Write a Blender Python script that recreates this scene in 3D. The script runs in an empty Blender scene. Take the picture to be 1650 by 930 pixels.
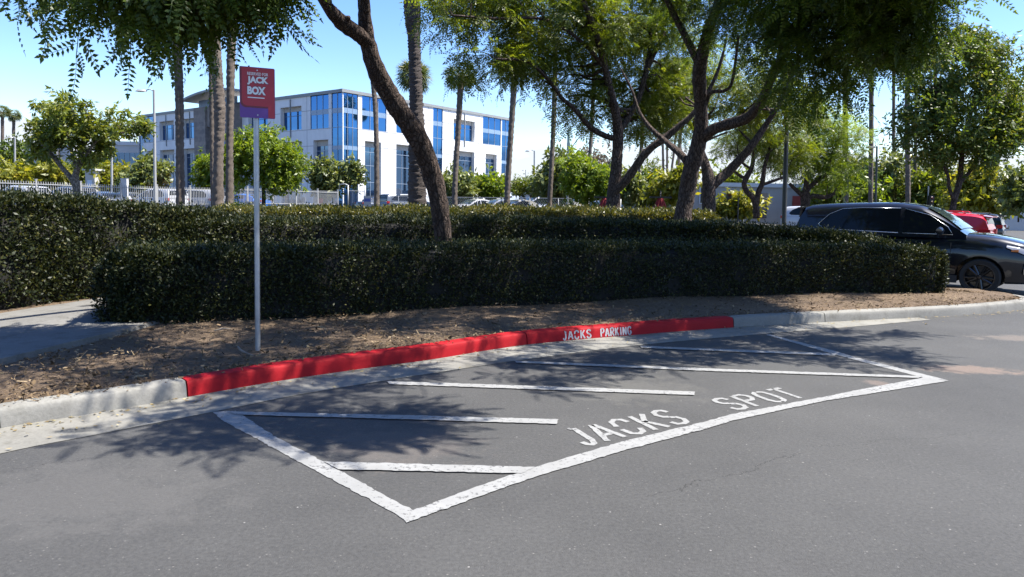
import bpy, bmesh, math, random
import numpy as np
from mathutils import Vector, Matrix, Quaternion
random.seed(11); RNG = np.random.default_rng(11)
S = bpy.context.scene
COL = S.collection
R_ = math.radians

# ---------------------------------------------------------------- camera
F, CX, CY = 1130.0, 825.0, 426.0          # focal length and principal point, in photo pixels
PITCH, ROLL, CAMH = R_(4.96), 0.0175, 1.55
_f = Vector((0, math.cos(PITCH), -math.sin(PITCH)))
_r0 = Vector((1, 0, 0)); _u0 = Vector((0, math.sin(PITCH), math.cos(PITCH)))
_R = _r0 * math.cos(ROLL) + _u0 * math.sin(ROLL)
_U = _u0 * math.cos(ROLL) - _r0 * math.sin(ROLL)
CAM = Vector((0, 0, CAMH))
def ray(px, py): return _f + _R * ((px - CX) / F) + _U * ((CY - py) / F)
def on_z(px, py, z=0.0):
    d = ray(px, py); return CAM + d * ((z - CAMH) / d.z)
def at_d(px, py, dist):
    d = ray(px, py); return CAM + d * (dist / d.y)
def ground_d(px, dist, z=0.0):              # point at depth dist, in the column px, at height z
    p = at_d(px, 330, dist); return Vector((p.x, p.y, z))
cam = bpy.data.cameras.new('camera'); co = bpy.data.objects.new('camera', cam); COL.objects.link(co)
cam.sensor_fit = 'HORIZONTAL'; cam.sensor_width = 36; cam.lens = F / 1650 * 36
cam.shift_y = (CY - 465) / 1650
cam.clip_start = 0.1; cam.clip_end = 20000
co.matrix_world = Matrix.Translation(CAM) @ Matrix((_R, _U, -_f)).transposed().to_4x4()
S.camera = co

# ---------------------------------------------------------------- light
SUN_AZ, SUN_EL = R_(90), R_(63)
sunv = Vector((math.sin(SUN_AZ) * math.cos(SUN_EL), math.cos(SUN_AZ) * math.cos(SUN_EL), math.sin(SUN_EL)))
sl = bpy.data.lights.new('sun', 'SUN'); so = bpy.data.objects.new('sun', sl); COL.objects.link(so)
sl.energy = 5.0; sl.angle = R_(0.53); sl.color = (1.0, 0.955, 0.89)
so.rotation_euler = sunv.to_track_quat('Z', 'Y').to_euler(); so.location = (20, 0, 40)
W = bpy.data.worlds.new('World'); S.world = W; W.use_nodes = True
nt = W.node_tree; nt.nodes.clear()
def N(t, kind, **kw):
    n = t.nodes.new(kind)
    for k, v in kw.items(): setattr(n, k, v)
    return n
out = N(nt, 'ShaderNodeOutputWorld'); bg = N(nt, 'ShaderNodeBackground')
sky = N(nt, 'ShaderNodeTexSky', sky_type='NISHITA', sun_disc=False, sun_elevation=SUN_EL, sun_rotation=SUN_AZ,
        air_density=1.0, dust_density=0.4, ozone_density=1.6, altitude=30)
hs = N(nt, 'ShaderNodeHueSaturation'); hs.inputs['Hue'].default_value = 0.512; hs.inputs['Saturation'].default_value = 1.28; hs.inputs['Value'].default_value = 1.0
nt.links.new(sky.outputs[0], hs.inputs['Color']); nt.links.new(hs.outputs[0], bg.inputs['Color'])
bg.inputs['Strength'].default_value = 0.105
cl = N(nt, 'ShaderNodeBackground'); cl.inputs['Color'].default_value = (0.80, 0.86, 0.95, 1); cl.inputs['Strength'].default_value = 0.42
tc = N(nt, 'ShaderNodeTexCoord'); sep = N(nt, 'ShaderNodeSeparateXYZ'); nt.links.new(tc.outputs['Generated'], sep.inputs[0])
mp = N(nt, 'ShaderNodeMapping'); mp.inputs['Scale'].default_value = (10, 10, 34); nt.links.new(tc.outputs['Generated'], mp.inputs[0])
nz = N(nt, 'ShaderNodeTexNoise'); nz.inputs['Scale'].default_value = 1.0; nz.inputs['Detail'].default_value = 9; nz.inputs['Roughness'].default_value = 0.6
nt.links.new(mp.outputs[0], nz.inputs['Vector'])
mr = N(nt, 'ShaderNodeMapRange'); mr.inputs['From Min'].default_value = 0.045; mr.inputs['From Max'].default_value = 0.115
mr.inputs['To Min'].default_value = 0.16; mr.inputs['To Max'].default_value = 0.72
nt.links.new(sep.outputs['Z'], mr.inputs['Value'])
sb = N(nt, 'ShaderNodeMath', operation='SUBTRACT'); nt.links.new(nz.outputs['Fac'], sb.inputs[0]); nt.links.new(mr.outputs[0], sb.inputs[1])
ml = N(nt, 'ShaderNodeMath', operation='MULTIPLY', use_clamp=True); ml.inputs[1].default_value = 6.0; nt.links.new(sb.outputs[0], ml.inputs[0])
m2 = N(nt, 'ShaderNodeMath', operation='MULTIPLY'); m2.inputs[1].default_value = 0.93; nt.links.new(ml.outputs[0], m2.inputs[0])
mx = N(nt, 'ShaderNodeMixShader'); nt.links.new(m2.outputs[0], mx.inputs[0]); nt.links.new(bg.outputs[0], mx.inputs[1]); nt.links.new(cl.outputs[0], mx.inputs[2])
nt.links.new(mx.outputs[0], out.inputs[0])
S.view_settings.view_transform = 'Standard'; S.view_settings.look = 'None'; S.view_settings.exposure = 1.45; S.view_settings.gamma = 1
S.render.engine = 'CYCLES'
try:
    S.cycles.use_denoising = True; S.cycles.max_bounces = 8; S.cycles.transparent_max_bounces = 8
    S.cycles.diffuse_bounces = 3; S.cycles.glossy_bounces = 3; S.cycles.caustics_reflective = False; S.cycles.caustics_refractive = False
except Exception: pass

# ---------------------------------------------------------------- materials
def new_mat(name):
    m = bpy.data.materials.new(name); m.use_nodes = True
    t = m.node_tree; b = t.nodes['Principled BSDF']; return m, t, b
def c4(c): return (c[0], c[1], c[2], 1)
def noise_node(t, scale, detail=5, rough=0.6, vec=None, coord='Object', stretch=None):
    n = N(t, 'ShaderNodeTexNoise'); n.inputs['Scale'].default_value = scale; n.inputs['Detail'].default_value = detail; n.inputs['Roughness'].default_value = rough
    if vec is None:
        tcn = N(t, 'ShaderNodeTexCoord'); vec = tcn.outputs[coord]
    if stretch:
        mpn = N(t, 'ShaderNodeMapping'); mpn.inputs['Scale'].default_value = stretch; t.links.new(vec, mpn.inputs[0]); vec = mpn.outputs[0]
    t.links.new(vec, n.inputs['Vector']); return n
def ramp(t, fac, stops):
    r = N(t, 'ShaderNodeValToRGB'); e = r.color_ramp.elements
    while len(e) < len(stops): e.new(0.5)
    for i, (p, c) in enumerate(stops): e[i].position = p; e[i].color = c4(c)
    t.links.new(fac, r.inputs[0]); return r
def mixc(t, fac, a, b, mode='MIX'):
    m = N(t, 'ShaderNodeMix', data_type='RGBA', blend_type=mode)
    for sock, v in ((m.inputs[0], fac), (m.inputs[6], a), (m.inputs[7], b)):
        if hasattr(v, 'links') or hasattr(v, 'is_linked'): t.links.new(v, sock)
        elif isinstance(v, (int, float)): sock.default_value = v
        else: sock.default_value = c4(v)
    return m.outputs[2]
def bump(t, b, h, strength=0.3, dist=0.01):
    n = N(t, 'ShaderNodeBump'); n.inputs['Strength'].default_value = strength; n.inputs['Distance'].default_value = dist
    t.links.new(h, n.inputs['Height']); t.links.new(n.outputs[0], b.inputs['Normal'])
def paint(name, col, rough=0.5, metal=0.0, var=0.12, nscale=3.0, bmp=0.0, spec=0.5, coat=0.0, stretch=None):
    m, t, b = new_mat(name)
    n = noise_node(t, nscale, 6, stretch=stretch)
    lo = tuple(max(0, x * (1 - var)) for x in col); hi = tuple(min(1, x * (1 + var)) for x in col)
    r = ramp(t, n.outputs['Fac'], [(0.3, lo), (0.7, hi)])
    t.links.new(r.outputs[0], b.inputs['Base Color'])
    b.inputs['Roughness'].default_value = rough; b.inputs['Metallic'].default_value = metal; b.inputs['Specular IOR Level'].default_value = spec
    b.inputs['Coat Weight'].default_value = coat; b.inputs['Coat Roughness'].default_value = 0.03
    if bmp:
        n2 = noise_node(t, nscale * 12, 4); bump(t, b, n2.outputs['Fac'], bmp, 0.005)
    return m
def leaf_mat(name, ca, cb, cc=None, transl=0.35, rough=0.42, spec=0.4, patch=1.2):
    """leaf-to-leaf colour by island, clump-to-clump hue by a slow noise, light passing through the blade"""
    m, t, b = new_mat(name)
    g = N(t, 'ShaderNodeNewGeometry')
    r = ramp(t, g.outputs['Random Per Island'], [(0.0, ca), (0.75, cb), (1.0, cc or cb)])
    n = noise_node(t, patch, 2)
    hv = ramp(t, n.outputs['Fac'], [(0.3, (0.72, 0.78, 0.7)), (0.7, (1.25, 1.2, 1.1))])
    col = mixc(t, 1.0, r.outputs[0], hv.outputs[0], 'MULTIPLY')
    t.links.new(col, b.inputs['Base Color']); b.inputs['Roughness'].default_value = rough; b.inputs['Specular IOR Level'].default_value = spec
    tr = N(t, 'ShaderNodeBsdfTranslucent')
    tcol = mixc(t, 1.0, col, (1.75, 1.7, 0.55), 'MULTIPLY'); t.links.new(tcol, tr.inputs['Color'])
    ms = N(t, 'ShaderNodeMixShader'); ms.inputs[0].default_value = transl
    o = t.nodes['Material Output']; t.links.new(b.outputs[0], ms.inputs[1]); t.links.new(tr.outputs[0], ms.inputs[2]); t.links.new(ms.outputs[0], o.inputs[0])
    return m
def bark_mat(name, ca, cb, stretch=(9, 9, 2.2), strength=0.9):
    m, t, b = new_mat(name)
    n = noise_node(t, 1.6, 8, 0.65, stretch=stretch)
    v = N(t, 'ShaderNodeTexVoronoi', feature='DISTANCE_TO_EDGE'); v.inputs['Scale'].default_value = 2.4
    tcn = N(t, 'ShaderNodeTexCoord'); mpn = N(t, 'ShaderNodeMapping'); mpn.inputs['Scale'].default_value = stretch
    dn = noise_node(t, 6, 3); dm = N(t, 'ShaderNodeVectorMath', operation='MULTIPLY_ADD'); dm.inputs[1].default_value = (0.12, 0.12, 0.12)
    t.links.new(dn.outputs['Color'], dm.inputs[0]); t.links.new(tcn.outputs['Object'], dm.inputs[2]); t.links.new(dm.outputs[0], mpn.inputs[0]); t.links.new(mpn.outputs[0], v.inputs['Vector'])
    r = ramp(t, n.outputs['Fac'], [(0.3, ca), (0.72, cb)])
    rv = ramp(t, v.outputs['Distance'], [(0.0, (0.28, 0.26, 0.25)), (0.22, (1.1, 1.1, 1.1))])
    t.links.new(mixc(t, 1.0, r.outputs[0], rv.outputs[0], 'MULTIPLY'), b.inputs['Base Color'])
    b.inputs['Roughness'].default_value = 0.9; b.inputs['Specular IOR Level'].default_value = 0.25
    ad = N(t, 'ShaderNodeMath', operation='MULTIPLY'); t.links.new(rv.outputs[0], ad.inputs[0]); t.links.new(n.outputs['Fac'], ad.inputs[1])
    bump(t, b, ad.outputs[0], strength, 0.04)
    return m
def palm_mat(name, ca, cb, rings=9.0):
    m, t, b = new_mat(name)
    w = N(t, 'ShaderNodeTexWave', wave_type='BANDS', bands_direction='Z'); w.inputs['Scale'].default_value = rings; w.inputs['Distortion'].default_value = 3.0; w.inputs['Detail'].default_value = 3
    tcn = N(t, 'ShaderNodeTexCoord'); t.links.new(tcn.outputs['Object'], w.inputs['Vector'])
    n = noise_node(t, 5, 6)
    r = ramp(t, n.outputs['Fac'], [(0.3, ca), (0.7, cb)])
    rw = ramp(t, w.outputs['Fac'], [(0.2, (0.6, 0.58, 0.55)), (0.7, (1.1, 1.1, 1.1))])
    t.links.new(mixc(t, 1.0, r.outputs[0], rw.outputs[0], 'MULTIPLY'), b.inputs['Base Color'])
    b.inputs['Roughness'].default_value = 0.9; bump(t, b, w.outputs['Fac'], 0.6, 0.03)
    return m
def glass_mat(name, col, rough=0.03, metal=0.0, spec=0.5):
    m, t, b = new_mat(name)
    b.inputs['Base Color'].default_value = c4(col); b.inputs['Roughness'].default_value = rough; b.inputs['Metallic'].default_value = metal; b.inputs['Specular IOR Level'].default_value = spec
    n = noise_node(t, 0.35, 2); bump(t, b, n.outputs['Fac'], 0.02, 0.02)
    return m

# ---------------------------------------------------------------- mesh helpers
class MB:
    def __init__(self): self.v = []; self.f = []; self.m = []
    def poly(self, pts, mi=0):
        i = len(self.v); self.v += [tuple(p) for p in pts]; self.f.append(tuple(range(i, i + len(pts)))); self.m.append(mi)
    def box(self, c, s, rz=0.0, mi=0, M=None):
        x, y, z = s[0] / 2, s[1] / 2, s[2] / 2; i = len(self.v); cr, sr = math.cos(rz), math.sin(rz)
        for dx, dy, dz in ((-x,-y,-z),(x,-y,-z),(x,y,-z),(-x,y,-z),(-x,-y,z),(x,-y,z),(x,y,z),(-x,y,z)):
            if M is not None: p = M @ Vector((dx, dy, dz)) + Vector(c)
            else: p = (c[0] + dx * cr - dy * sr, c[1] + dx * sr + dy * cr, c[2] + dz)
            self.v.append(tuple(p))
        for q in ((0,3,2,1),(4,5,6,7),(0,1,5,4),(1,2,6,5),(2,3,7,6),(3,0,4,7)): self.f.append(tuple(i + k for k in q)); self.m.append(mi)
    def tube(self, pts, rad, n=10, mi=0, rough=0.0, cap=True):
        pts = [Vector(p) for p in pts]; i0 = len(self.v); up = Vector((0.31, 0.87, 0.2)).normalized()
        if not hasattr(rad, '__len__'): rad = [rad] * len(pts)
        for k, p in enumerate(pts):
            d = (pts[min(k + 1, len(pts) - 1)] - pts[max(k - 1, 0)])
            d = d.normalized() if d.length > 1e-9 else Vector((0, 0, 1))
            a = d.cross(up)
            if a.length < 1e-3: a = d.cross(Vector((1, 0, 0)))
            a.normalize(); b = d.cross(a)
            for j in range(n):
                t = 2 * math.pi * j / n; r = rad[k] * (1 + (random.uniform(-rough, rough) if rough else 0))
                self.v.append(tuple(p + a * (r * math.cos(t)) + b * (r * math.sin(t))))
        for k in range(len(pts) - 1):
            for j in range(n):
                a0 = i0 + k * n + j; a1 = i0 + k * n + (j + 1) % n
                self.f.append((a0, a1, a1 + n, a0 + n)); self.m.append(mi)
        if cap:
            self.f.append(tuple(i0 + j for j in range(n))[::-1]); self.m.append(mi)
            e = i0 + (len(pts) - 1) * n; self.f.append(tuple(e + j for j in range(n))); self.m.append(mi)
    def lathe(self, prof, n=24, axis='Y', c=(0, 0, 0), mi=0, closed=False):
        i0 = len(self.v); m = len(prof)
        for j in range(n):
            t = 2 * math.pi * j / n
            for r, h in prof:
                if axis == 'Y': p = (c[0] + r * math.cos(t), c[1] + h, c[2] + r * math.sin(t))
                else: p = (c[0] + r * math.cos(t), c[1] + r * math.sin(t), c[2] + h)
                self.v.append(p)
        for j in range(n):
            for k in range(m - (0 if closed else 1)):
                a = i0 + j * m + k; b = i0 + ((j + 1) % n) * m + k; k2 = (k + 1) % m
                self.f.append((a, b, i0 + ((j + 1) % n) * m + k2, i0 + j * m + k2)); self.m.append(mi)
    def grid(self, rows, mi=0, closed=False):
        i0 = len(self.v); n = len(rows[0])
        for r in rows: self.v += [tuple(p) for p in r]
        for k in range(len(rows) - 1):
            for j in range(n if closed else n - 1):
                a = i0 + k * n + j; b = i0 + k * n + (j + 1) % n
                self.f.append((a, b, b + n, a + n)); self.m.append(mi)
    def prism(self, outline, depth_vec, mi=0):
        """a closed outline (3D points, planar) pushed out by a vector"""
        d = Vector(depth_vec); A = [Vector(p) for p in outline]; B = [p + d for p in A]
        self.poly(A[::-1], mi); self.poly(B, mi)
        for k in range(len(A)):
            j = (k + 1) % len(A); self.poly([A[k], A[j], B[j], B[k]], mi)
    def build(self, name, mats, parent=None, smooth=False, angle=None, fix=True):
        me = bpy.data.meshes.new(name); me.from_pydata(self.v, [], self.f)
        if not isinstance(mats, (list, tuple)): mats = [mats]
        for m in mats: me.materials.append(m)
        if len(mats) > 1: me.polygons.foreach_set('material_index', self.m)
        if fix:
            bm = bmesh.new(); bm.from_mesh(me)
            if smooth: bmesh.ops.remove_doubles(bm, verts=bm.verts, dist=1e-5)
            bmesh.ops.recalc_face_normals(bm, faces=bm.faces); bm.to_mesh(me); bm.free()
        if smooth:
            me.polygons.foreach_set('use_smooth', [True] * len(me.polygons))
            if angle: me.set_sharp_from_angle(angle=R_(angle))
        me.update(); o = bpy.data.objects.new(name, me); COL.objects.link(o)
        if parent: o.parent = parent
        return o
def tag(o, label=None, cat=None, group=None, kind=None):
    if label: o['label'] = label
    if cat: o['category'] = cat
    if group: o['group'] = group
    if kind: o['kind'] = kind
    return o
def empty(name, loc, label, cat, group=None, rz=0.0):
    o = bpy.data.objects.new(name, None); COL.objects.link(o); o.location = loc; o.rotation_euler = (0, 0, rz); o.empty_display_size = 0.2
    return tag(o, label, cat, group)
def dup(root, loc, rz, label, group=None, mats=None, sc=None):
    r = root.copy(); COL.objects.link(r); r.location = loc; r.rotation_euler = (0, 0, rz); r['label'] = label
    if group: r['group'] = group
    if sc: r.scale = sc
    for ch in list(root.children):
        c = ch.copy(); COL.objects.link(c); c.parent = r
        if mats and ch.name.split('.')[0] in mats:
            c.material_slots[0].link = 'OBJECT'; c.material_slots[0].material = mats[ch.name.split('.')[0]]
        for g in list(ch.children):
            d = g.copy(); COL.objects.link(d); d.parent = c
    return r
def spline(pts, n=8):
    """Catmull-Rom through tuples of any width"""
    P = [np.array(p, float) for p in pts]; P = [2 * P[0] - P[1]] + P + [2 * P[-1] - P[-2]]; out = []
    for i in range(1, len(P) - 2):
        for k in range(n):
            t = k / n; a, b, c, d = P[i - 1], P[i], P[i + 1], P[i + 2]
            out.append(0.5 * (2 * b + (c - a) * t + (2 * a - 5 * b + 4 * c - d) * t * t + (3 * b - a - 3 * c + d) * t ** 3))
    out.append(P[-2]); return out
def sstep(a, b, x):
    t = min(1, max(0, (x - a) / (b - a))); return t * t * (3 - 2 * t)
def quads_mesh(name, V, mat, parent=None, extra=None):
    """V: (n,4,3) loose quads; extra: (verts, faces) of a solid core that takes the second material"""
    n = len(V); co_ = V.reshape(-1, 3); me = bpy.data.meshes.new(name)
    nv, nf = n * 4, n; ev = ef = None
    if extra: ev, ef = extra
    tv = nv + (len(ev) if extra else 0); tf = nf + (len(ef) if extra else 0)
    me.vertices.add(tv); me.loops.add(tf * 4); me.polygons.add(tf)
    idx = np.arange(nv, dtype=np.int32)
    if extra: co_ = np.vstack([co_, np.array(ev)]); idx = np.concatenate([idx, np.array(ef, np.int32).reshape(-1) + nv])
    me.vertices.foreach_set('co', np.ascontiguousarray(co_, np.float32).reshape(-1))
    me.loops.foreach_set('vertex_index', idx.astype(np.int32))
    me.polygons.foreach_set('loop_start', np.arange(0, tf * 4, 4, dtype=np.int32))
    mats = mat if isinstance(mat, (list, tuple)) else [mat]
    for m in mats: me.materials.append(m)
    if extra and len(mats) > 1: me.polygons.foreach_set('material_index', np.concatenate([np.zeros(nf, np.int32), np.ones(len(ef), np.int32)]))
    me.update(calc_edges=True); me.validate()
    o = bpy.data.objects.new(name, me); COL.objects.link(o)
    if parent: o.parent = parent
    return o
def frames(dirs, ups):
    """rotation matrices whose columns are (dir, side, normal)"""
    x = dirs / np.linalg.norm(dirs, axis=1, keepdims=True)
    y = np.cross(ups, x); y /= np.maximum(np.linalg.norm(y, axis=1, keepdims=True), 1e-6)
    z = np.cross(x, y); return np.stack([x, y, z], axis=2)
def place(templates, pos, R, sc):
    """templates: list of (q,4,3); one picked per position"""
    pick = RNG.integers(0, len(templates), len(pos)); outs = []
    for k, T in enumerate(templates):
        s = pick == k
        if not s.any(): continue
        V = np.einsum('nij,qcj->nqci', R[s], T) * sc[s][:, None, None, None] + pos[s][:, None, None, :]
        outs.append(V.reshape(-1, 4, 3))
    return np.concatenate(outs)
def leaflet(base, d, up, L, w, fold=0.25):
    """a pointed leaf of two quads"""
    d = d / np.linalg.norm(d); s = np.cross(up, d); s /= np.linalg.norm(s); n = np.cross(d, s)
    a = base; t = base + d * L; m1 = base + d * L * 0.45 + s * w - n * w * fold; m2 = base + d * L * 0.45 - s * w - n * w * fold
    return [np.array([a, m1, t, m2])]
def pinnate(n=8, length=0.3, ll=0.062, lw=0.0105, droop=0.35):
    q = []; up = np.array([0, 0, 1.0])
    prev = np.zeros(3)
    for i in range(n):
        t = (i + 1.2) / n; p = np.array([length * t, 0, -droop * length * t * t])
        wv = np.array([0, 0.002, 0]); q.append(np.array([prev - wv, prev + wv, p + wv, p - wv])); prev = p
        k = math.sin(math.pi * (0.25 + 0.65 * t)) ** 0.7
        for s in (-1, 1):
            d = np.array([0.5 + random.uniform(-.12, .12), s * 1.0, -0.28 + random.uniform(-.15, .15)])
            q += leaflet(p, d, up + np.array([random.uniform(-.4, .4), 0, 0]), ll * k * random.uniform(.85, 1.1), lw)
    q += leaflet(prev, np.array([1, 0, -0.6]), up, ll * .9, lw)
    return np.array(q)
def twig(nl=9, length=0.55, sag=.25, pitr=(.15, .7), **kw):
    q = []
    for i in range(nl):
        t = (i + 1) / nl; p = np.array([length * t, 0, -sag * length * t * t])
        a = (i % 2 * 2 - 1) * random.uniform(0.5, 1.1) if i < nl - 1 else 0
        pit = random.uniform(*pitr)
        P = pinnate(length=.28, **kw) * random.uniform(.75, 1.1)
        d = np.array([[math.cos(a) * math.cos(pit), math.sin(a) * math.cos(pit), -math.sin(pit)]])
        Rm = frames(d, np.array([[random.uniform(-.3, .3), random.uniform(-.3, .3), 1.0]]))[0]
        q.append(P @ Rm.T + p)
    for i in range(4):
        a0 = np.array([length * i / 4, 0, -sag * length * (i / 4) ** 2]); a1 = np.array([length * (i + 1) / 4, 0, -sag * length * ((i + 1) / 4) ** 2]); w = np.array([0, .004, 0])
        q.append(np.array([[a0 - w, a0 + w, a1 + w, a1 - w]]))
    return np.concatenate(q)
def tuft(n=9, L=0.16, w=0.028, spread=1.0, droop=0.3):
    q = []
    for i in range(n):
        d = np.array([random.gauss(0.5, .6), random.gauss(0, .7) * spread, random.gauss(-droop, .5)]); d /= np.linalg.norm(d) + 1e-6
        base = np.array([random.gauss(0, .07), random.gauss(0, .07), random.gauss(0, .06)])
        q += leaflet(base, d, np.array([random.gauss(0, .5), random.gauss(0, .5), 1.0]), L * random.uniform(.7, 1.25), w * random.uniform(.8, 1.2))
    return np.array(q)
TWIG = [twig(n=7, nl=8, length=.45, ll=.07, lw=.0145, sag=.15, pitr=(-.15, .55)) for _ in range(3)] + [twig(nl=6, length=.4, ll=.068, lw=.014, sag=.12, pitr=(-.2, .5)) for _ in range(3)]
TWIG_MID = [twig(nl=6, n=5, ll=0.085, lw=0.018, length=.4, sag=.05, pitr=(-.45, .4)) for _ in range(4)]
TUFT = [tuft() for _ in range(5)]
TUFT_BIG = [tuft(10, 0.26, 0.05) for _ in range(5)]
TUFT_FAR = [tuft(8, 0.42, 0.10) for _ in range(5)]
def crown_points(blobs, n, cl=0.35, per=10, shell=0.55, seed=0):
    """clumped points in a set of ellipsoids (centre, radii, weight); returns positions and outward directions"""
    rng = np.random.default_rng(seed); w = np.array([b[2] for b in blobs], float); w /= w.sum()
    nc = max(1, n // per); bi = rng.choice(len(blobs), nc, p=w)
    d = rng.normal(size=(nc, 3)); d /= np.linalg.norm(d, axis=1, keepdims=True); r = rng.uniform(shell ** 3, 1.05, nc) ** (1 / 3)
    C = np.array([b[0] for b in blobs])[bi]; Rr = np.array([b[1] for b in blobs])[bi]
    cc = C + d * r[:, None] * Rr
    P = np.repeat(cc, per, 0) + rng.normal(size=(nc * per, 3)) * cl; D = P - np.repeat(C, per, 0)
    return P, D
def px_blob(px, py, rx, ry, d, rd=None, w=None):
    s = d / F; c = at_d(px, py, d); rd = rd or max(rx, ry) * s
    return (tuple(c), (rx * s, rd, ry * s), w or rx * ry)
# ================================================================ SETTING
def G(x, y):
    """height of the ground: level near the stall, a low rise to the street fence on the left, dropping a little to the right"""
    if y < 14: return 0.0
    q = x / max(y, 1)
    base = (0.45 - .12 * sstep(-.18, -.3, q) * (1 - sstep(44, 52, y))) * sstep(17, 32, y) * (1 - sstep(0.22, 0.45, q)) - 0.28 * sstep(18, 45, y) * sstep(0.42, 0.6, q)
    beyond = (x + 26.3) * -0.887 + (y - 36) * 0.46
    bump_ = 0.6 * sstep(18, 28, y) * (1 - sstep(0.5, 5, beyond)) * sstep(-5.5, -2.5, beyond) * (1 - sstep(-0.26, -0.12, q)) * (1 - sstep(60, 75, y))
    left = 0.08 * sstep(-0.5, -0.72, q) * sstep(20, 40, y) if q < -0.5 else 0
    return base + bump_ + left

# --- asphalt
m_asph, t, b = new_mat('asphalt')
n1 = noise_node(t, 0.6, 7, .68); n2 = noise_node(t, 48, 4, 0.75); n3 = noise_node(t, 200, 2, 0.8)
r1 = ramp(t, n1.outputs['Fac'], [(0.3, (0.043, 0.0424, 0.041)), (0.7, (0.064, 0.0628, 0.060))])
r2 = ramp(t, n2.outputs['Fac'], [(0.3, (0.7, 0.7, 0.7)), (0.7, (1.28, 1.28, 1.26))])
c = mixc(t, 1.0, r1.outputs[0], r2.outputs[0], 'MULTIPLY')
vr = N(t, 'ShaderNodeTexVoronoi'); vr.inputs['Scale'].default_value = 42; tcn = N(t, 'ShaderNodeTexCoord'); t.links.new(tcn.outputs['Object'], vr.inputs['Vector'])
sp = ramp(t, vr.outputs['Distance'], [(0.13, (1, 1, 1)), (0.24, (0, 0, 0))])
gate = ramp(t, vr.outputs['Color'], [(0.66, (0, 0, 0)), (0.95, (1, 1, 1))])
c = mixc(t, mixc(t, 1.0, sp.outputs[0], gate.outputs[0], 'MULTIPLY'), c, (0.14, 0.132, 0.12))
vr2 = N(t, 'ShaderNodeTexVoronoi'); vr2.inputs['Scale'].default_value = 16; t.links.new(tcn.outputs['Object'], vr2.inputs['Vector'])
sp2 = ramp(t, vr2.outputs['Distance'], [(0.04, (1, 1, 1)), (0.11, (0, 0, 0))]); g2 = ramp(t, vr2.outputs['Color'], [(0.8, (0, 0, 0)), (0.84, (1, 1, 1))])
c = mixc(t, mixc(t, 1.0, sp2.outputs[0], g2.outputs[0], 'MULTIPLY'), c, (0.22, 0.21, 0.195))
# worn tan patches and long seams of the paving lanes
def spot(px, py, rad, stretch):
    p = on_z(px, py); mpn = N(t, 'ShaderNodeMapping'); mpn.inputs['Location'].default_value = (-p.x * stretch[0], -p.y * stretch[1], 0); mpn.inputs['Scale'].default_value = (stretch[0], stretch[1], 1)
    t.links.new(tcn.outputs['Object'], mpn.inputs[0]); L = N(t, 'ShaderNodeVectorMath', operation='LENGTH'); t.links.new(mpn.outputs[0], L.inputs[0])
    nn = noise_node(t, 5, 6, 0.75); ad = N(t, 'ShaderNodeMath', operation='MULTIPLY_ADD'); ad.inputs[1].default_value = rad * 3.2; ad.inputs[2].default_value = 0; t.links.new(nn.outputs['Fac'], ad.inputs[0])
    sb_ = N(t, 'ShaderNodeMath', operation='SUBTRACT'); t.links.new(ad.outputs[0], sb_.inputs[0]); t.links.new(L.outputs['Value'], sb_.inputs[1])
    mm = N(t, 'ShaderNodeMapRange'); mm.inputs['From Min'].default_value = rad * 0.55; mm.inputs['From Max'].default_value = rad * 1.1; t.links.new(sb_.outputs[0], mm.inputs['Value']); return mm.outputs[0]
for (px, py, rad, st, col, k) in ((1568, 596, 0.22, (0.45, 1.1), (0.16, 0.118, 0.092), 0.75), (1640, 545, 0.3, (0.5, 1.3), (0.145, 0.12, 0.10), 0.6),
                                  (1414, 617, 0.12, (1, 1), (0.15, 0.115, 0.095), 0.6), (640, 715, 0.4, (0.8, 1), (0.108, 0.092, 0.08), 0.45), (1010, 625, 0.5, (0.7, 1), (0.10, 0.095, 0.083), 0.4), (120, 800, 0.5, (0.6, 1), (0.09, 0.086, 0.08), 0.35)):
    mk = N(t, 'ShaderNodeMath', operation='MULTIPLY'); mk.inputs[1].default_value = k; t.links.new(spot(px, py, rad, st), mk.inputs[0]); c = mixc(t, mk.outputs[0], c, col)
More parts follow.
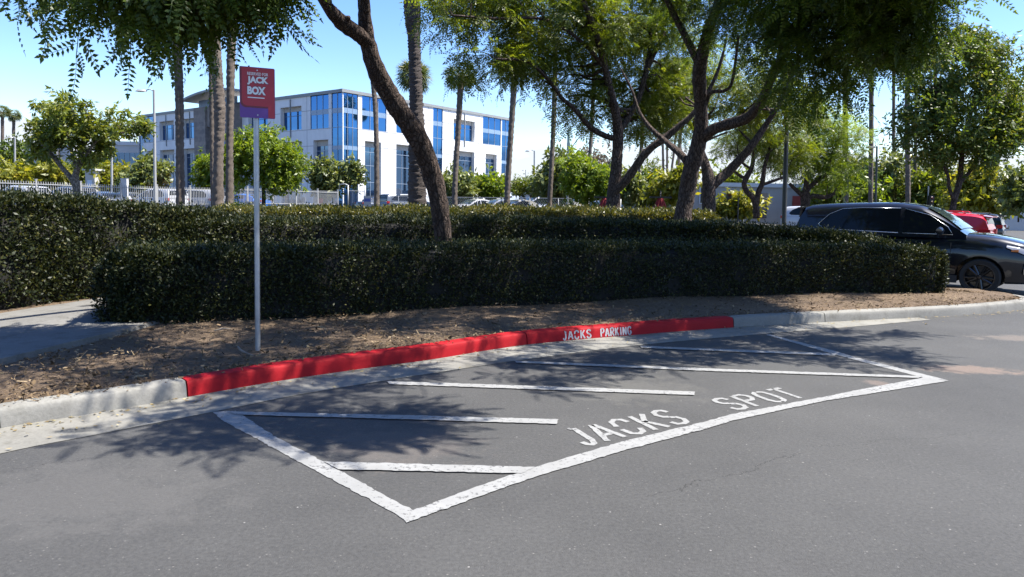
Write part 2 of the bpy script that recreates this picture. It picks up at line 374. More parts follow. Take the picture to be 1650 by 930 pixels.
# one long crack
def crack(p0, p1, w, amp):
    d = (p1 - p0); L = d.length; ang = math.atan2(d.y, d.x)
    mpn = N(t, 'ShaderNodeMapping', vector_type='TEXTURE'); mpn.inputs['Location'].default_value = (p0.x, p0.y, 0); mpn.inputs['Rotation'].default_value = (0, 0, ang)
    t.links.new(tcn.outputs['Object'], mpn.inputs[0]); sx = N(t, 'ShaderNodeSeparateXYZ'); t.links.new(mpn.outputs[0], sx.inputs[0])
    nn = noise_node(t, 4.5, 8, 0.62); s_ = N(t, 'ShaderNodeMath', operation='MULTIPLY_ADD'); s_.inputs[1].default_value = amp; s_.inputs[2].default_value = -amp / 2; t.links.new(nn.outputs['Fac'], s_.inputs[0])
    a_ = N(t, 'ShaderNodeMath', operation='ADD'); t.links.new(sx.outputs['Y'], a_.inputs[0]); t.links.new(s_.outputs[0], a_.inputs[1])
    ab = N(t, 'ShaderNodeMath', operation='ABSOLUTE'); t.links.new(a_.outputs[0], ab.inputs[0])
    lt = N(t, 'ShaderNodeMath', operation='LESS_THAN'); lt.inputs[1].default_value = w; t.links.new(ab.outputs[0], lt.inputs[0])
    x0 = N(t, 'ShaderNodeMath', operation='GREATER_THAN'); x0.inputs[1].default_value = 0; t.links.new(sx.outputs['X'], x0.inputs[0])
    x1 = N(t, 'ShaderNodeMath', operation='LESS_THAN'); x1.inputs[1].default_value = L; t.links.new(sx.outputs['X'], x1.inputs[0])
    a = N(t, 'ShaderNodeMath', operation='MULTIPLY'); t.links.new(lt.outputs[0], a.inputs[0]); t.links.new(x0.outputs[0], a.inputs[1])
    e = N(t, 'ShaderNodeMath', operation='MULTIPLY'); t.links.new(a.outputs[0], e.inputs[0]); t.links.new(x1.outputs[0], e.inputs[1]); return e.outputs[0]
for (a, bb, w, amp) in (((1030, 802), (1190, 764), 0.0028, 0.42), ((1190, 764), (1290, 730), 0.0025, 0.35), ((20, 760), (250, 720), 0.003, 0.5), ((1300, 720), (1560, 700), 0.002, 0.5)):
    c = mixc(t, crack(on_z(*a), on_z(*bb), w, amp), c, (0.016, 0.015, 0.014))
t.links.new(c, b.inputs['Base Color']); b.inputs['Roughness'].default_value = 0.8; b.inputs['Specular IOR Level'].default_value = 0.35
ad = N(t, 'ShaderNodeMath', operation='ADD'); t.links.new(n2.outputs['Fac'], ad.inputs[0]); t.links.new(n3.outputs['Fac'], ad.inputs[1]); bump(t, b, ad.outputs[0], 0.55, 0.006)

xs = sorted(set([-6000, -2500, -1200, -600, -300, -200, -150] + list(np.arange(-120, 121, 3.0)) + [150, 200, 300, 600, 1200, 2500, 6000]))
ys = sorted(set([-300, -100, -40, -15, 0] + list(np.arange(12, 131, 2.5)) + [160, 200, 300, 500, 900, 1800, 4000, 9000]))
mb = MB(); mb.grid([[(x, y, G(x, y)) for x in xs] for y in ys]); tag(mb.build('ground', m_asph, smooth=True), 'grey worn asphalt of the car park', kind='structure')

# --- concrete
def concrete(name, col, stain=0.25):
    m, t, b = new_mat(name)
    n1 = noise_node(t, 1.3, 6); n2 = noise_node(t, 45, 4, 0.7); n3 = noise_node(t, 4.5, 6, 0.65)
    r1 = ramp(t, n1.outputs['Fac'], [(0.3, tuple(x * (1 - stain) for x in col)), (0.65, col)])
    r2 = ramp(t, n2.outputs['Fac'], [(0.3, (0.85, 0.85, 0.84)), (0.7, (1.1, 1.1, 1.1))])
    r3 = ramp(t, n3.outputs['Fac'], [(0.33, (0.72, 0.71, 0.68)), (0.5, (1, 1, 1))])
    c = mixc(t, 1.0, mixc(t, 1.0, r1.outputs[0], r2.outputs[0], 'MULTIPLY'), r3.outputs[0], 'MULTIPLY')
    t.links.new(c, b.inputs['Base Color']); b.inputs['Roughness'].default_value = 0.85; b.inputs['Specular IOR Level'].default_value = 0.3
    bump(t, b, n2.outputs['Fac'], 0.35, 0.006); return m
m_conc = concrete('kerb_concrete', (0.22, 0.212, 0.188)); m_gut = concrete('gutter_concrete', (0.205, 0.197, 0.172), 0.3); m_path = concrete('path_concrete', (0.165, 0.16, 0.146))
m_red, t, b = new_mat('red_kerb_paint')
n1 = noise_node(t, 2.2, 5); n2 = noise_node(t, 30, 5, 0.7)
r1 = ramp(t, n1.outputs['Fac'], [(0.3, (0.24, 0.0035, 0.007)), (0.7, (0.34, 0.006, 0.010))])
chip = ramp(t, n2.outputs['Fac'], [(0.685, (0, 0, 0)), (0.72, (1, 1, 1))])
t.links.new(mixc(t, chip.outputs[0], r1.outputs[0], (0.16, 0.10, 0.09)), b.inputs['Base Color']); b.inputs['Roughness'].default_value = 0.7; b.inputs['Specular IOR Level'].default_value = .2; bump(t, b, n2.outputs['Fac'], 0.35, 0.006)

KP = [(-420, 800), (-200, 737), (0, 693), (150, 669), (303, 642), (450, 616), (600, 594), (700, 580.5), (850, 557), (1020, 541.5), (1183, 529), (1330, 520.5), (1480, 513), (1580, 506.5), (1650, 499)]
kb = [on_z(*p) for p in KP]
kb += [Vector((8.62, 11.55, 0)), Vector((8.72, 11.95, 0)), Vector((8.45, 12.35, 0)), Vector((7.85, 12.62, 0)), Vector((6.9, 13.05, 0)), Vector((5.0, 14.3, 0)), Vector((2.2, 16.4, 0)), Vector((-1, 19, 0))]
KC = [Vector((q[0], q[1], 0)) for q in spline([(p.x, p.y) for p in kb], 8)]
def normals2(P):
    out = []
    for i in range(len(P)):
        d = P[min(i + 1, len(P) - 1)] - P[max(i - 1, 0)]; d.normalize(); out.append(Vector((-d.y, d.x, 0)))   # to the island side
    return out
KN = normals2(KC); KH = 0.138
KPROF = [(-0.004, -0.03), (0.0, 0.0), (0.012, KH * 0.6), (0.02, KH - 0.022), (0.030, KH - 0.006), (0.046, KH), (0.155, KH + 0.004), (0.162, KH - 0.02), (0.165, -0.02)]
def kpx(i):          # photo column of a kerb point
    p = KC[i] - CAM; return CX + F * p.dot(_R) / p.dot(_f)
def kidx(px): return min(range(8 * 15), key=lambda i: abs(kpx(i) - px))
def kerb_piece(i0, i1, name, m, label):
    mb = MB(); rows = []
    for i in range(i0, i1 + 1):
        e = 0.007 if (i == i0 or i == i1) else 0
        p = KC[i].copy()
        if i == i0: p += (KC[i + 1] - KC[i]).normalized() * 0.006
        if i == i1: p -= (KC[i] - KC[i - 1]).normalized() * 0.006
        rows.append([p + KN[i] * (a + e * (0.5 if a < 0.1 else -0.5)) + Vector((0, 0, z - (e * 0.6 if z > 0.1 else 0))) for a, z in KPROF])
    mb.grid(rows); mb.poly(rows[0]); mb.poly(rows[-1][::-1])
    return tag(mb.build(name, m, smooth=True, angle=38), label, kind='structure')
# the spline has 8 steps a control point; 303 -> index 32, 845 -> near 63, 1183 -> 80, 1330 -> 88
kerb_piece(0, 16, 'kerb', m_conc, 'grey concrete kerb running in from the near edge of the bed')
kerb_piece(16, 32, 'kerb', m_conc, 'grey concrete kerb before the red paint begins')
i845 = kidx(845)
red_a = kerb_piece(32, i845, 'kerb', m_red, 'red painted kerb beside the sign post')
red_b = kerb_piece(i845, 80, 'kerb', m_red, 'red painted kerb with white stencilled words')
kerb_piece(80, 88, 'kerb', m_conc, 'grey concrete kerb right after the red paint ends')
kerb_piece(88, len(KC) - 1, 'kerb', m_conc, 'grey concrete kerb curving round the tip of the bed')

# --- gutter
GE = [(-420, 850), (-200, 785), (0, 732), (150, 702), (345, 664), (480, 637), (620, 614), (730, 597), (830, 582), (1032, 556.5), (1238, 538), (1380, 526.5), (1500, 515.5)]
ge = [Vector((q[0], q[1], 0)) for q in spline([tuple(on_z(*p).xy) for p in GE], 8)]
mb = MB(); rows = []
for k, p in enumerate(ge):
    q = min(KC[:116], key=lambda c_: (c_ - p).length)
    rows.append([p + Vector((0, 0, 0.004)), (p + q) / 2 + Vector((0, 0, 0.006)), q + Vector((0, 0, 0.012))])
mb.grid(rows); tag(mb.build('gutter', m_gut, smooth=True), 'pale concrete gutter along the foot of the kerb', kind='structure')

# --- mulch bed
m_mulch, t, b = new_mat('mulch')
n1 = noise_node(t, 1.1, 5); n2 = noise_node(t, 26, 6, 0.75, stretch=(1, 2.2, 1)); n3 = noise_node(t, 90, 4, 0.75)
r1 = ramp(t, n2.outputs['Fac'], [(0.28, (0.050, 0.032, 0.019)), (0.5, (0.128, 0.087, 0.053)), (0.68, (0.235, 0.172, 0.108))])
r2 = ramp(t, n1.outputs['Fac'], [(0.3, (0.7, 0.68, 0.66)), (0.7, (1.2, 1.18, 1.12))])
t.links.new(mixc(t, 1.0, r1.outputs[0], r2.outputs[0], 'MULTIPLY'), b.inputs['Base Color']); b.inputs['Roughness'].default_value = 0.95
ad = N(t, 'ShaderNodeMath', operation='ADD'); t.links.new(n2.outputs['Fac'], ad.inputs[0]); t.links.new(n3.outputs['Fac'], ad.inputs[1]); bump(t, b, ad.outputs[0], 0.8, 0.03)
def soil_z(x, y): return 0.128 + 0.035 * math.sin(x * 1.7 + y) * math.cos(y * 1.3 - x * .6) * 0.6
mb = MB(); rows = []
NB = 136
for i in range(NB):
    p = KC[i] + KN[i] * 0.15
    s_ = i / (NB - 1)
    q = Vector((-14 + 22.3 * min(1, s_ * 1.16), 20.5 - 8.1 * sstep(0.35, 0.87, s_), 0))
    if s_ > 0.87: q = Vector((8.3, 12.1, 0))
    row = []
    for k in range(15):
        u = (k / 14) ** 1.6; w = p.lerp(q, u); row.append((w.x, w.y, soil_z(w.x, w.y) * min(1, 0.93 + u * 4) + 0.05 * sstep(0.02, .25, u)))
    rows.append(row)
mb.grid(rows); tag(mb.build('soil', m_mulch, smooth=True), 'brown bark mulch bed behind the kerb', kind='structure')

# loose chips and dry leaves
m_chip = leaf_mat('bark_chip', (0.045, 0.030, 0.019), (0.14, 0.096, 0.058), (0.27, 0.205, 0.135), transl=0.02, rough=0.9, spec=0.2, patch=0.8)
pos = []; 
while len(pos) < 24000:
    i = random.randrange(4, 122); a = 0.15 + 2.6 * random.random() ** 1.6; p = KC[i] + KN[i] * a + Vector((random.uniform(-.1, .1), random.uniform(-.1, .1), 0))
    if p.x < -3.9 and p.y > 4.6 and p.x < -4.0 + (p.y - 5.7) * 0.15: continue
    pos.append((p.x, p.y, soil_z(p.x, p.y) + 0.05 * sstep(.1, 1.2, a) + random.uniform(0.004, 0.03)))
pos = np.array(pos); n = len(pos)
dirs = RNG.normal(size=(n, 3)); dirs[:, 2] *= .3; ups = np.tile([0, 0, 1.0], (n, 1)) + RNG.normal(size=(n, 3)) * .45
chip_t = [np.array([[[-.022, -.004, 0], [.024, -.0055, 0], [.026, .004, .003], [-.02, .0055, .002]]]), np.array([[[-.014, -.007, 0], [.012, -.008, 0], [.015, .006, .002], [-.012, .007, .003]]])]
tag(quads_mesh('bark_chips', place(chip_t, pos, frames(dirs, ups), (.28 + 1.25 * RNG.random(n) ** 3.5)), m_chip), 'loose brown bark chips and dry leaves on the mulch bed', kind='stuff')
m_dry = leaf_mat('dry_leaf', (0.15, 0.10, 0.05), (0.28, 0.21, 0.10), (0.36, 0.30, 0.17), transl=0.1, rough=0.8)
pos = []
for _ in range(420):
    i = random.randrange(10, 112); r = random.random(); a = -0.02 - 0.07 * random.random() if r < .55 else -0.05 - .5 * random.random() ** 2
    p = KC[i] - KN[i] * (-a) + Vector((random.uniform(-.08, .08), random.uniform(-.03, .03), 0)); pos.append((p.x, p.y, 0.018))
pos = np.array(pos); n = len(pos); dirs = RNG.normal(size=(n, 3)); dirs[:, 2] *= .15; ups = np.tile([0, 0, 1.0], (n, 1)) + RNG.normal(size=(n, 3)) * .3
tag(quads_mesh('fallen_leaves', place([np.array(leaflet(np.zeros(3), np.array([1., 0, 0]), np.array([0, 0, 1.]), .04, .009))], pos, frames(dirs, ups), RNG.uniform(.4, 1.2, n)), m_dry), 'small dry leaves gathered along the gutter', kind='stuff')

# --- footpath
pn = [(-4.75, 3.3), (-4.45, 4.4), (-4.18, 5.73), (-4.05, 6.5), (-3.95, 7.03), (-3.75, 8.0), (-3.3, 9.2)]
pf = [(-7.3, 3.4), (-6.25, 5.2), (-5.9, 7.0), (-5.8, 7.95), (-5.6, 8.7), (-5.35, 9.5), (-4.6, 10.6)]
mb = MB(); mb.grid([[(a[0] + (b_[0] - a[0]) * u, a[1] + (b_[1] - a[1]) * u, 0.205) for u in (0, .33, .66, 1)] for a, b_ in zip(spline(pn, 4), spline(pf, 4))])
mb.grid([[(a[0], a[1], 0.205), (a[0] + .02, a[1] - .005, 0.10)] for a in spline(pn, 4)])
tag(mb.build('path', m_path, smooth=True, angle=40), 'pale concrete footpath between the hedges', kind='structure')

# --- hills
m_hill = paint('hazed_hill', (0.30, 0.34, 0.40), 0.95, var=0.12, nscale=0.01)  # blue-grey of distant haze is put into the hill colour, no air volume
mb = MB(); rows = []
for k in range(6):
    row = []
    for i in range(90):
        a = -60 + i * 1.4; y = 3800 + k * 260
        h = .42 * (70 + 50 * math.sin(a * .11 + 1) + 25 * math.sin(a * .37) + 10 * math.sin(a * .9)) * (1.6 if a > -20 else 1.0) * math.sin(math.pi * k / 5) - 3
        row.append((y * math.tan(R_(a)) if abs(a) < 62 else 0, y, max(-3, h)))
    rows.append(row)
mb.grid(rows); tag(mb.build('hills', m_hill, smooth=True), 'hills on the horizon, tinted pale blue for haze', kind='structure')

# ================================================================ STALL MARKINGS
m_line, t, b = new_mat('white_road_paint')
n1 = noise_node(t, 3, 5); n2 = noise_node(t, 34, 6, 0.78); n3 = noise_node(t, 130, 3, .7)
r1 = ramp(t, n1.outputs['Fac'], [(0.3, (0.185, 0.184, 0.175)), (0.7, (0.25, 0.249, 0.238))])
ad = N(t, 'ShaderNodeMath', operation='MULTIPLY_ADD'); ad.inputs[1].default_value = 0.3; t.links.new(n1.outputs['Fac'], ad.inputs[0]); t.links.new(n2.outputs['Fac'], ad.inputs[2])
chip = ramp(t, ad.outputs[0], [(0.70, (0, 0, 0)), (0.78, (1, 1, 1))])
p_ = on_z(1006, 711)
tcn = N(t, 'ShaderNodeTexCoord'); vm = N(t, 'ShaderNodeVectorMath', operation='DISTANCE'); vm.inputs[1].default_value = (p_.x, p_.y, 0.004); t.links.new(tcn.outputs['Object'], vm.inputs[0])
nr = noise_node(t, 28, 4); s1 = N(t, 'ShaderNodeMath', operation='MULTIPLY_ADD'); s1.inputs[1].default_value = -0.11; t.links.new(nr.outputs['Fac'], s1.inputs[0]); t.links.new(vm.outputs['Value'], s1.inputs[2])
rust = ramp(t, s1.outputs[0], [(0.0, (1, 1, 1)), (0.025, (0, 0, 0))])
c = mixc(t, rust.outputs[0], r1.outputs[0], (0.22, 0.085, 0.03)); c = mixc(t, chip.outputs[0], c, (0.065, 0.064, 0.062))
t.links.new(c, b.inputs['Base Color']); b.inputs['Roughness'].default_value = 0.7; bump(t, b, n2.outputs['Fac'], 0.3, 0.004)
stall = empty('stall_marking', on_z(900, 680), 'white painted hatched parking stall with stencilled words on the asphalt', 'road marking')
def rag(pts, amp=0.006, step=0.03):
    out = []
    for k in range(len(pts)):
        a, b_ = pts[k], pts[(k + 1) % len(pts)]; n = max(1, int((b_ - a).length / step))
        for i in range(n):
            p = a.lerp(b_, i / n); out.append(p + (Vector((random.gauss(0, amp), random.gauss(0, amp), 0)) if i else Vector((0, 0, 0))))
    return out
def mark(name, polys, z, parent=stall, mat=m_line, raw=False, amp=0.0032):
    mb = MB()
    for P in polys:
        Q = P if raw else [on_z(x, y, z) for x, y in P]
        mb.poly([p - parent.location for p in rag(Q, amp)])
    o = mb.build(name, mat, parent, fix=False)
    bm = bmesh.new(); bm.from_mesh(o.data); bmesh.ops.triangulate(bm, faces=bm.faces); bmesh.ops.recalc_face_normals(bm, faces=bm.faces)
    for f in bm.faces:
        if f.normal.z < 0: f.normal_flip()
    bm.to_mesh(o.data); bm.free(); return o
mark('border_line', [[(343, 664), (380, 662), (447, 705.5), (521, 743.5), (668, 824), (655, 842), (638, 828), (493, 750), (356, 676)]], .004)
mark('border_line', [[(664, 823), (760, 787), (860, 753), (1000, 712), (1141, 678), (1180, 667), (1330, 639), (1379, 629), (1487, 608.5), (1529, 613.5), (1379, 638), (1330, 645.5), (1180, 677.5), (1141, 690), (1000, 727), (850, 772), (655, 842)]], .0065)
mark('border_line', [[(1234, 539.5), (1241, 539), (1344, 565.2), (1380, 576), (1529, 613), (1493, 610), (1408, 588), (1339, 569.5)]], .004)
for P in ([(365, 663), (640, 668.5), (900, 675.5), (897, 683), (640, 675), (383, 668)], [(622, 614), (870, 622), (1120, 631), (1119, 636.5), (870, 627.5), (628, 619)],
          [(828, 581), (1150, 594), (1487, 606), (1480, 609), (1150, 598), (832, 584.5)], [(1030, 557), (1190, 563.5), (1350, 569.5), (1345, 573), (1190, 567), (1034, 560.5)],
          [(521, 743.5), (862, 752), (840, 762.5), (545, 756)]):
    mark('hatch_line', [P], .009)

# stencil letters: strokes on a 0..1 x 0..1 cell
GLY = {'J': [[(.75, 1), (.75, .22), (.6, .04), (.4, 0), (.2, .06), (.1, .22)], [(.45, 1), (.62, 1)]],
       'A': [[(.04, 0), (.44, .98)], [(.96, 0), (.56, .98)], [(.28, .33), (.72, .33)]],
       'C': [[(.92, .72), (.8, .93), (.5, 1), (.2, .9), (.08, .6)], [(.08, .4), (.2, .1), (.5, 0), (.8, .07), (.92, .28)]],
       'K': [[(.14, 0), (.14, 1)], [(.88, 1), (.3, .5)], [(.34, .58), (.92, 0)]],
       'S': [[(.88, .8), (.75, .96), (.48, 1), (.2, .93), (.1, .76), (.25, .58), (.5, .52)], [(.5, .48), (.78, .42), (.92, .24), (.8, .06), (.5, 0), (.22, .05), (.1, .22)]],
       'P': [[(.14, 0), (.14, 1)], [(.24, 1), (.7, 1), (.9, .85), (.9, .65), (.7, .5), (.24, .5)]],
       'O': [[(.44, 1), (.2, .92), (.08, .65), (.08, .35), (.2, .08), (.44, 0)], [(.56, 1), (.8, .92), (.92, .65), (.92, .35), (.8, .08), (.56, 0)]],
       'T': [[(.5, 0), (.5, 1)], [(.04, 1), (.43, 1)], [(.57, 1), (.96, 1)]],
       'R': [[(.14, 0), (.14, 1)], [(.24, 1), (.7, 1), (.9, .86), (.9, .66), (.7, .52), (.24, .52)], [(.48, .48), (.95, 0)]],
       'I': [[(.5, 0), (.5, 1)]],
       'N': [[(.12, 0), (.12, 1)], [(.2, .92), (.8, .08)], [(.88, 0), (.88, 1)]],
       'G': [[(.9, .75), (.78, .94), (.5, 1), (.2, .9), (.08, .6), (.08, .4), (.2, .1), (.5, 0), (.8, .08), (.9, .25), (.9, .42), (.58, .42)]],
       'E': [[(.14, 0), (.14, 1)], [(.24, 1), (.9, 1)], [(.24, .52), (.8, .52)], [(.24, 0), (.9, 0)]]}
def letters(word, gap=0.28, narrow={'I': 0.45, 'J': 0.8}):
    """polygons of stroke pieces for a word in a 0..1 box"""
    ws = [narrow.get(ch, 1.0) for ch in word]; tot = sum(ws) + gap * (len(word) - 1); x = 0; out = []
    for ch, w in zip(word, ws):
        for st in GLY[ch]: out.append([((x + px_ * w) / tot, py_) for px_, py_ in st])
        x += w + gap
    return out
def stroke_polys(line, w):
    """line: 3D-mapped points; returns quads of half-width w lying in the plane z"""
    P = []
    L, Rr = [], []
    for i, p in enumerate(line):
        d = line[min(i + 1, len(line) - 1)] - line[max(i - 1, 0)]; d.normalize(); n = Vector((-d.y, d.x, 0)); L.append(p + n * w); Rr.append(p - n * w)
    return L + Rr[::-1]
for word, TL, TR, BL, z in (('JACKS', (905, 694), (1070, 659.5), (944, 718.5), .004), ('SPOT', (1143, 644.5), (1258, 625), (1184, 661), .004)):
    o, u, v = on_z(*BL, z), on_z(*TR, z) - on_z(*TL, z), on_z(*TL, z) - on_z(*BL, z)
    mark('lettering', [stroke_polys([o + u * a + v * c_ for a, c_ in st], 0.022) for st in letters(word)], z, raw=True, amp=0.002)

# --- words on the red kerb face
m_kw = paint('white_stencil_paint', (0.36, 0.35, 0.35), 0.55, var=0.12, nscale=20)
def kerb_pt(px, zf):
    i = kidx(px); best = None
    j = i if kpx(i) <= px else i - 1
    u = (px - kpx(j)) / (kpx(j + 1) - kpx(j)); p = KC[j].lerp(KC[j + 1], u); n = KN[j]
    z = zf * KH; a = 0.02 * z / (KH - .02) - 0.0035
    return p + n * a + Vector((0, 0, z)), n
mb = MB()
for word, xa, xb in (('JACKS', 907.5, 953), ('PARKING', 968, 1017.5)):
    for st in letters(word, gap=0.3):
        pts = [(xa + (xb - xa) * a, 0.16 + 0.66 * c_) for a, c_ in st]
        W3 = [kerb_pt(x, z)[0] for x, z in pts]; nrm = kerb_pt(pts[0][0], .5)[1]; L, Rr = [], []
        for i, p in enumerate(W3):
            d = (W3[min(i + 1, len(W3) - 1)] - W3[max(i - 1, 0)]).normalized(); s_ = d.cross(nrm).normalized() * 0.0095; L.append(p + s_); Rr.append(p - s_)
        for k in range(len(W3) - 1): mb.poly([L[k], L[k + 1], Rr[k + 1], Rr[k]])
mb.build('lettering', m_kw, red_b, fix=False)

# ================================================================ RESERVED SIGN
m_galv = paint('galvanised_steel', (0.36, 0.37, 0.38), 0.45, 0.75, var=0.2, nscale=6)
m_sred = paint('sign_red', (0.42, 0.016, 0.03), 0.4, var=0.06); m_spur = paint('sign_purple', (0.13, 0.035, 0.24), 0.4, var=0.06); m_swh = paint('sign_white', (0.78, 0.78, 0.78), 0.45, var=0.03)
m_sdk = paint('sign_dark_red', (0.16, 0.008, 0.02), 0.4, var=0.05); m_alu = paint('bare_aluminium', (0.5, 0.5, 0.5), 0.4, 0.9)
sb0 = on_z(415, 556, 0.17); sd = sb0.y
sign = empty('reserved_sign', sb0, 'tall red and purple reserved parking sign on a grey steel post', 'sign')
top = at_d(412.5, 109, sd); mb = MB(); h = top.z - sb0.z
tilt = Vector(((top.x - sb0.x), 0, h))
mb.tube([Vector((0, 0, -.3)), tilt * .5, tilt * 0.985], 0.0245, 16); mb.build('post', m_galv, sign, smooth=True, angle=40)
mb = MB(); mb.lathe([(0.0, .012), (0.02, .01), (0.0265, 0.0), (0.0265, -.03)], 16, 'Z', tuple(tilt * 0.985)); mb.build('post_cap', m_galv, sign, smooth=True, angle=40)
# plate: left edge nearer the camera
pl = empty('plate_frame', (0, 0, 0), None, None); pl.name = 'sign_plate_mount'
COL.objects.unlink(pl); bpy.data.objects.remove(pl)
PW, PH = 0.305, 0.457; ang = R_(-23)              # turned so that its right edge stands back
pu = Vector((math.cos(ang), -math.sin(ang), 0)); pn_ = Vector((math.sin(ang), math.cos(ang), 0)) * -1
pn_ = Vector((-math.sin(-ang), -math.cos(-ang), 0)) if False else Vector((pu.y, -pu.x, 0))
pc = (at_d(414.5, 150.5, sd) - sb0) ; pc = Vector((pc.x, pc.y, pc.z)) + pn_ * 0.032
def on_plate(u, v, off): return pc + pu * (u * PW) + Vector((0, 0, 1)) * (v * PH) + pn_ * off
def rrect(u0, v0, u1, v1, rc, corners=(1, 1, 1, 1)):
    out = []; ru, rv = rc / PW, rc / PH
    for k, (cu, cv, a0) in enumerate(((u1 - ru, v1 - rv, 0), (u0 + ru, v1 - rv, 90), (u0 + ru, v0 + rv, 180), (u1 - ru, v0 + rv, 270))):
        if corners[k]:
            for i in range(7): a = R_(a0 + i * 15); out.append((cu + ru * math.cos(a), cv + rv * math.sin(a)))
        else: out.append((cu + ru * (1 if math.cos(R_(a0 + 45)) > 0 else -1), cv + rv * (1 if math.sin(R_(a0 + 45)) > 0 else -1)))
    return out
mb = MB(); mb.prism([on_plate(u, v, 0) for u, v in rrect(-.5, -.5, .5, .5, .012)], pn_ * 0.003); plate = mb.build('plate', m_spur, sign)
mb = MB(); mb.poly([on_plate(u, v, .0037) for u, v in rrect(-.488, -.30, .49, .49, .05, (0, 0, 1, 0))]); mb.build('lower_band', m_sdk, plate, fix=False)
mb = MB(); mb.poly([on_plate(u, v, .0043) for u, v in rrect(-.44, -.265, .49, .49, .045, (0, 0, 1, 0))]); mb.build('red_panel', m_sred, plate, fix=False)
mb = MB(); mb.poly([on_plate(u, v, .0043) for u, v in ((.30, -.49), (.49, -.49), (.49, -.265), (.30, -.265))]); mb.build('red_corner', m_sred, plate, fix=False)
mb = MB(); mb.poly([on_plate(u, v, .0052) for u, v in ((-.28, -.11), (.20, -.11), (.20, -.09), (-.28, -.09))]); mb.build('underline', m_swh, plate, fix=False)
def text_mesh(txt, u0, u1, v0, v1, off, mat, bold=0.0):
    cu = bpy.data.curves.new('words', 'FONT'); cu.body = txt; cu.size = 1; cu.offset = bold; cu.resolution_u = 3
    ob = bpy.data.objects.new('words', cu); COL.objects.link(ob)
    me = bpy.data.meshes.new_from_object(ob.evaluated_get(bpy.context.evaluated_depsgraph_get())); bpy.data.objects.remove(ob)
    xs_ = [v.co.x for v in me.vertices]; ys_ = [v.co.y for v in me.vertices]; x0, x1, y0, y1 = min(xs_), max(xs_), min(ys_), max(ys_)
    for v in me.vertices:
        p = on_plate(u0 + (u1 - u0) * (v.co.x - x0) / (x1 - x0), v0 + (v1 - v0) * (v.co.y - y0) / (y1 - y0), off); v.co = p
    me.materials.clear(); me.materials.append(mat); o = bpy.data.objects.new('lettering', me); COL.objects.link(o); o.parent = plate; return o
bpy.context.view_layer.update()
text_mesh('RESERVED FOR', -.28, .31, .338, .398, .0052, m_swh, 0.02)
text_mesh('JACK', -.30, .33, .135, .33, .0049, m_sdk, 0.09); text_mesh('JACK', -.285, .315, .148, .318, .0056, m_swh, 0.055)
text_mesh('BOX', -.30, .25, -.055, .135, .0049, m_sdk, 0.09); text_mesh('BOX', -.285, .235, -.042, .122, .0056, m_swh, 0.055)
for v in (.44, -.44):
    mb = MB(); c_ = on_plate(0.0, v, .006); mb.tube([c_ - pn_ * .05, c_ + pn_ * .004], .006, 10); mb.build('bolt', m_alu, plate)

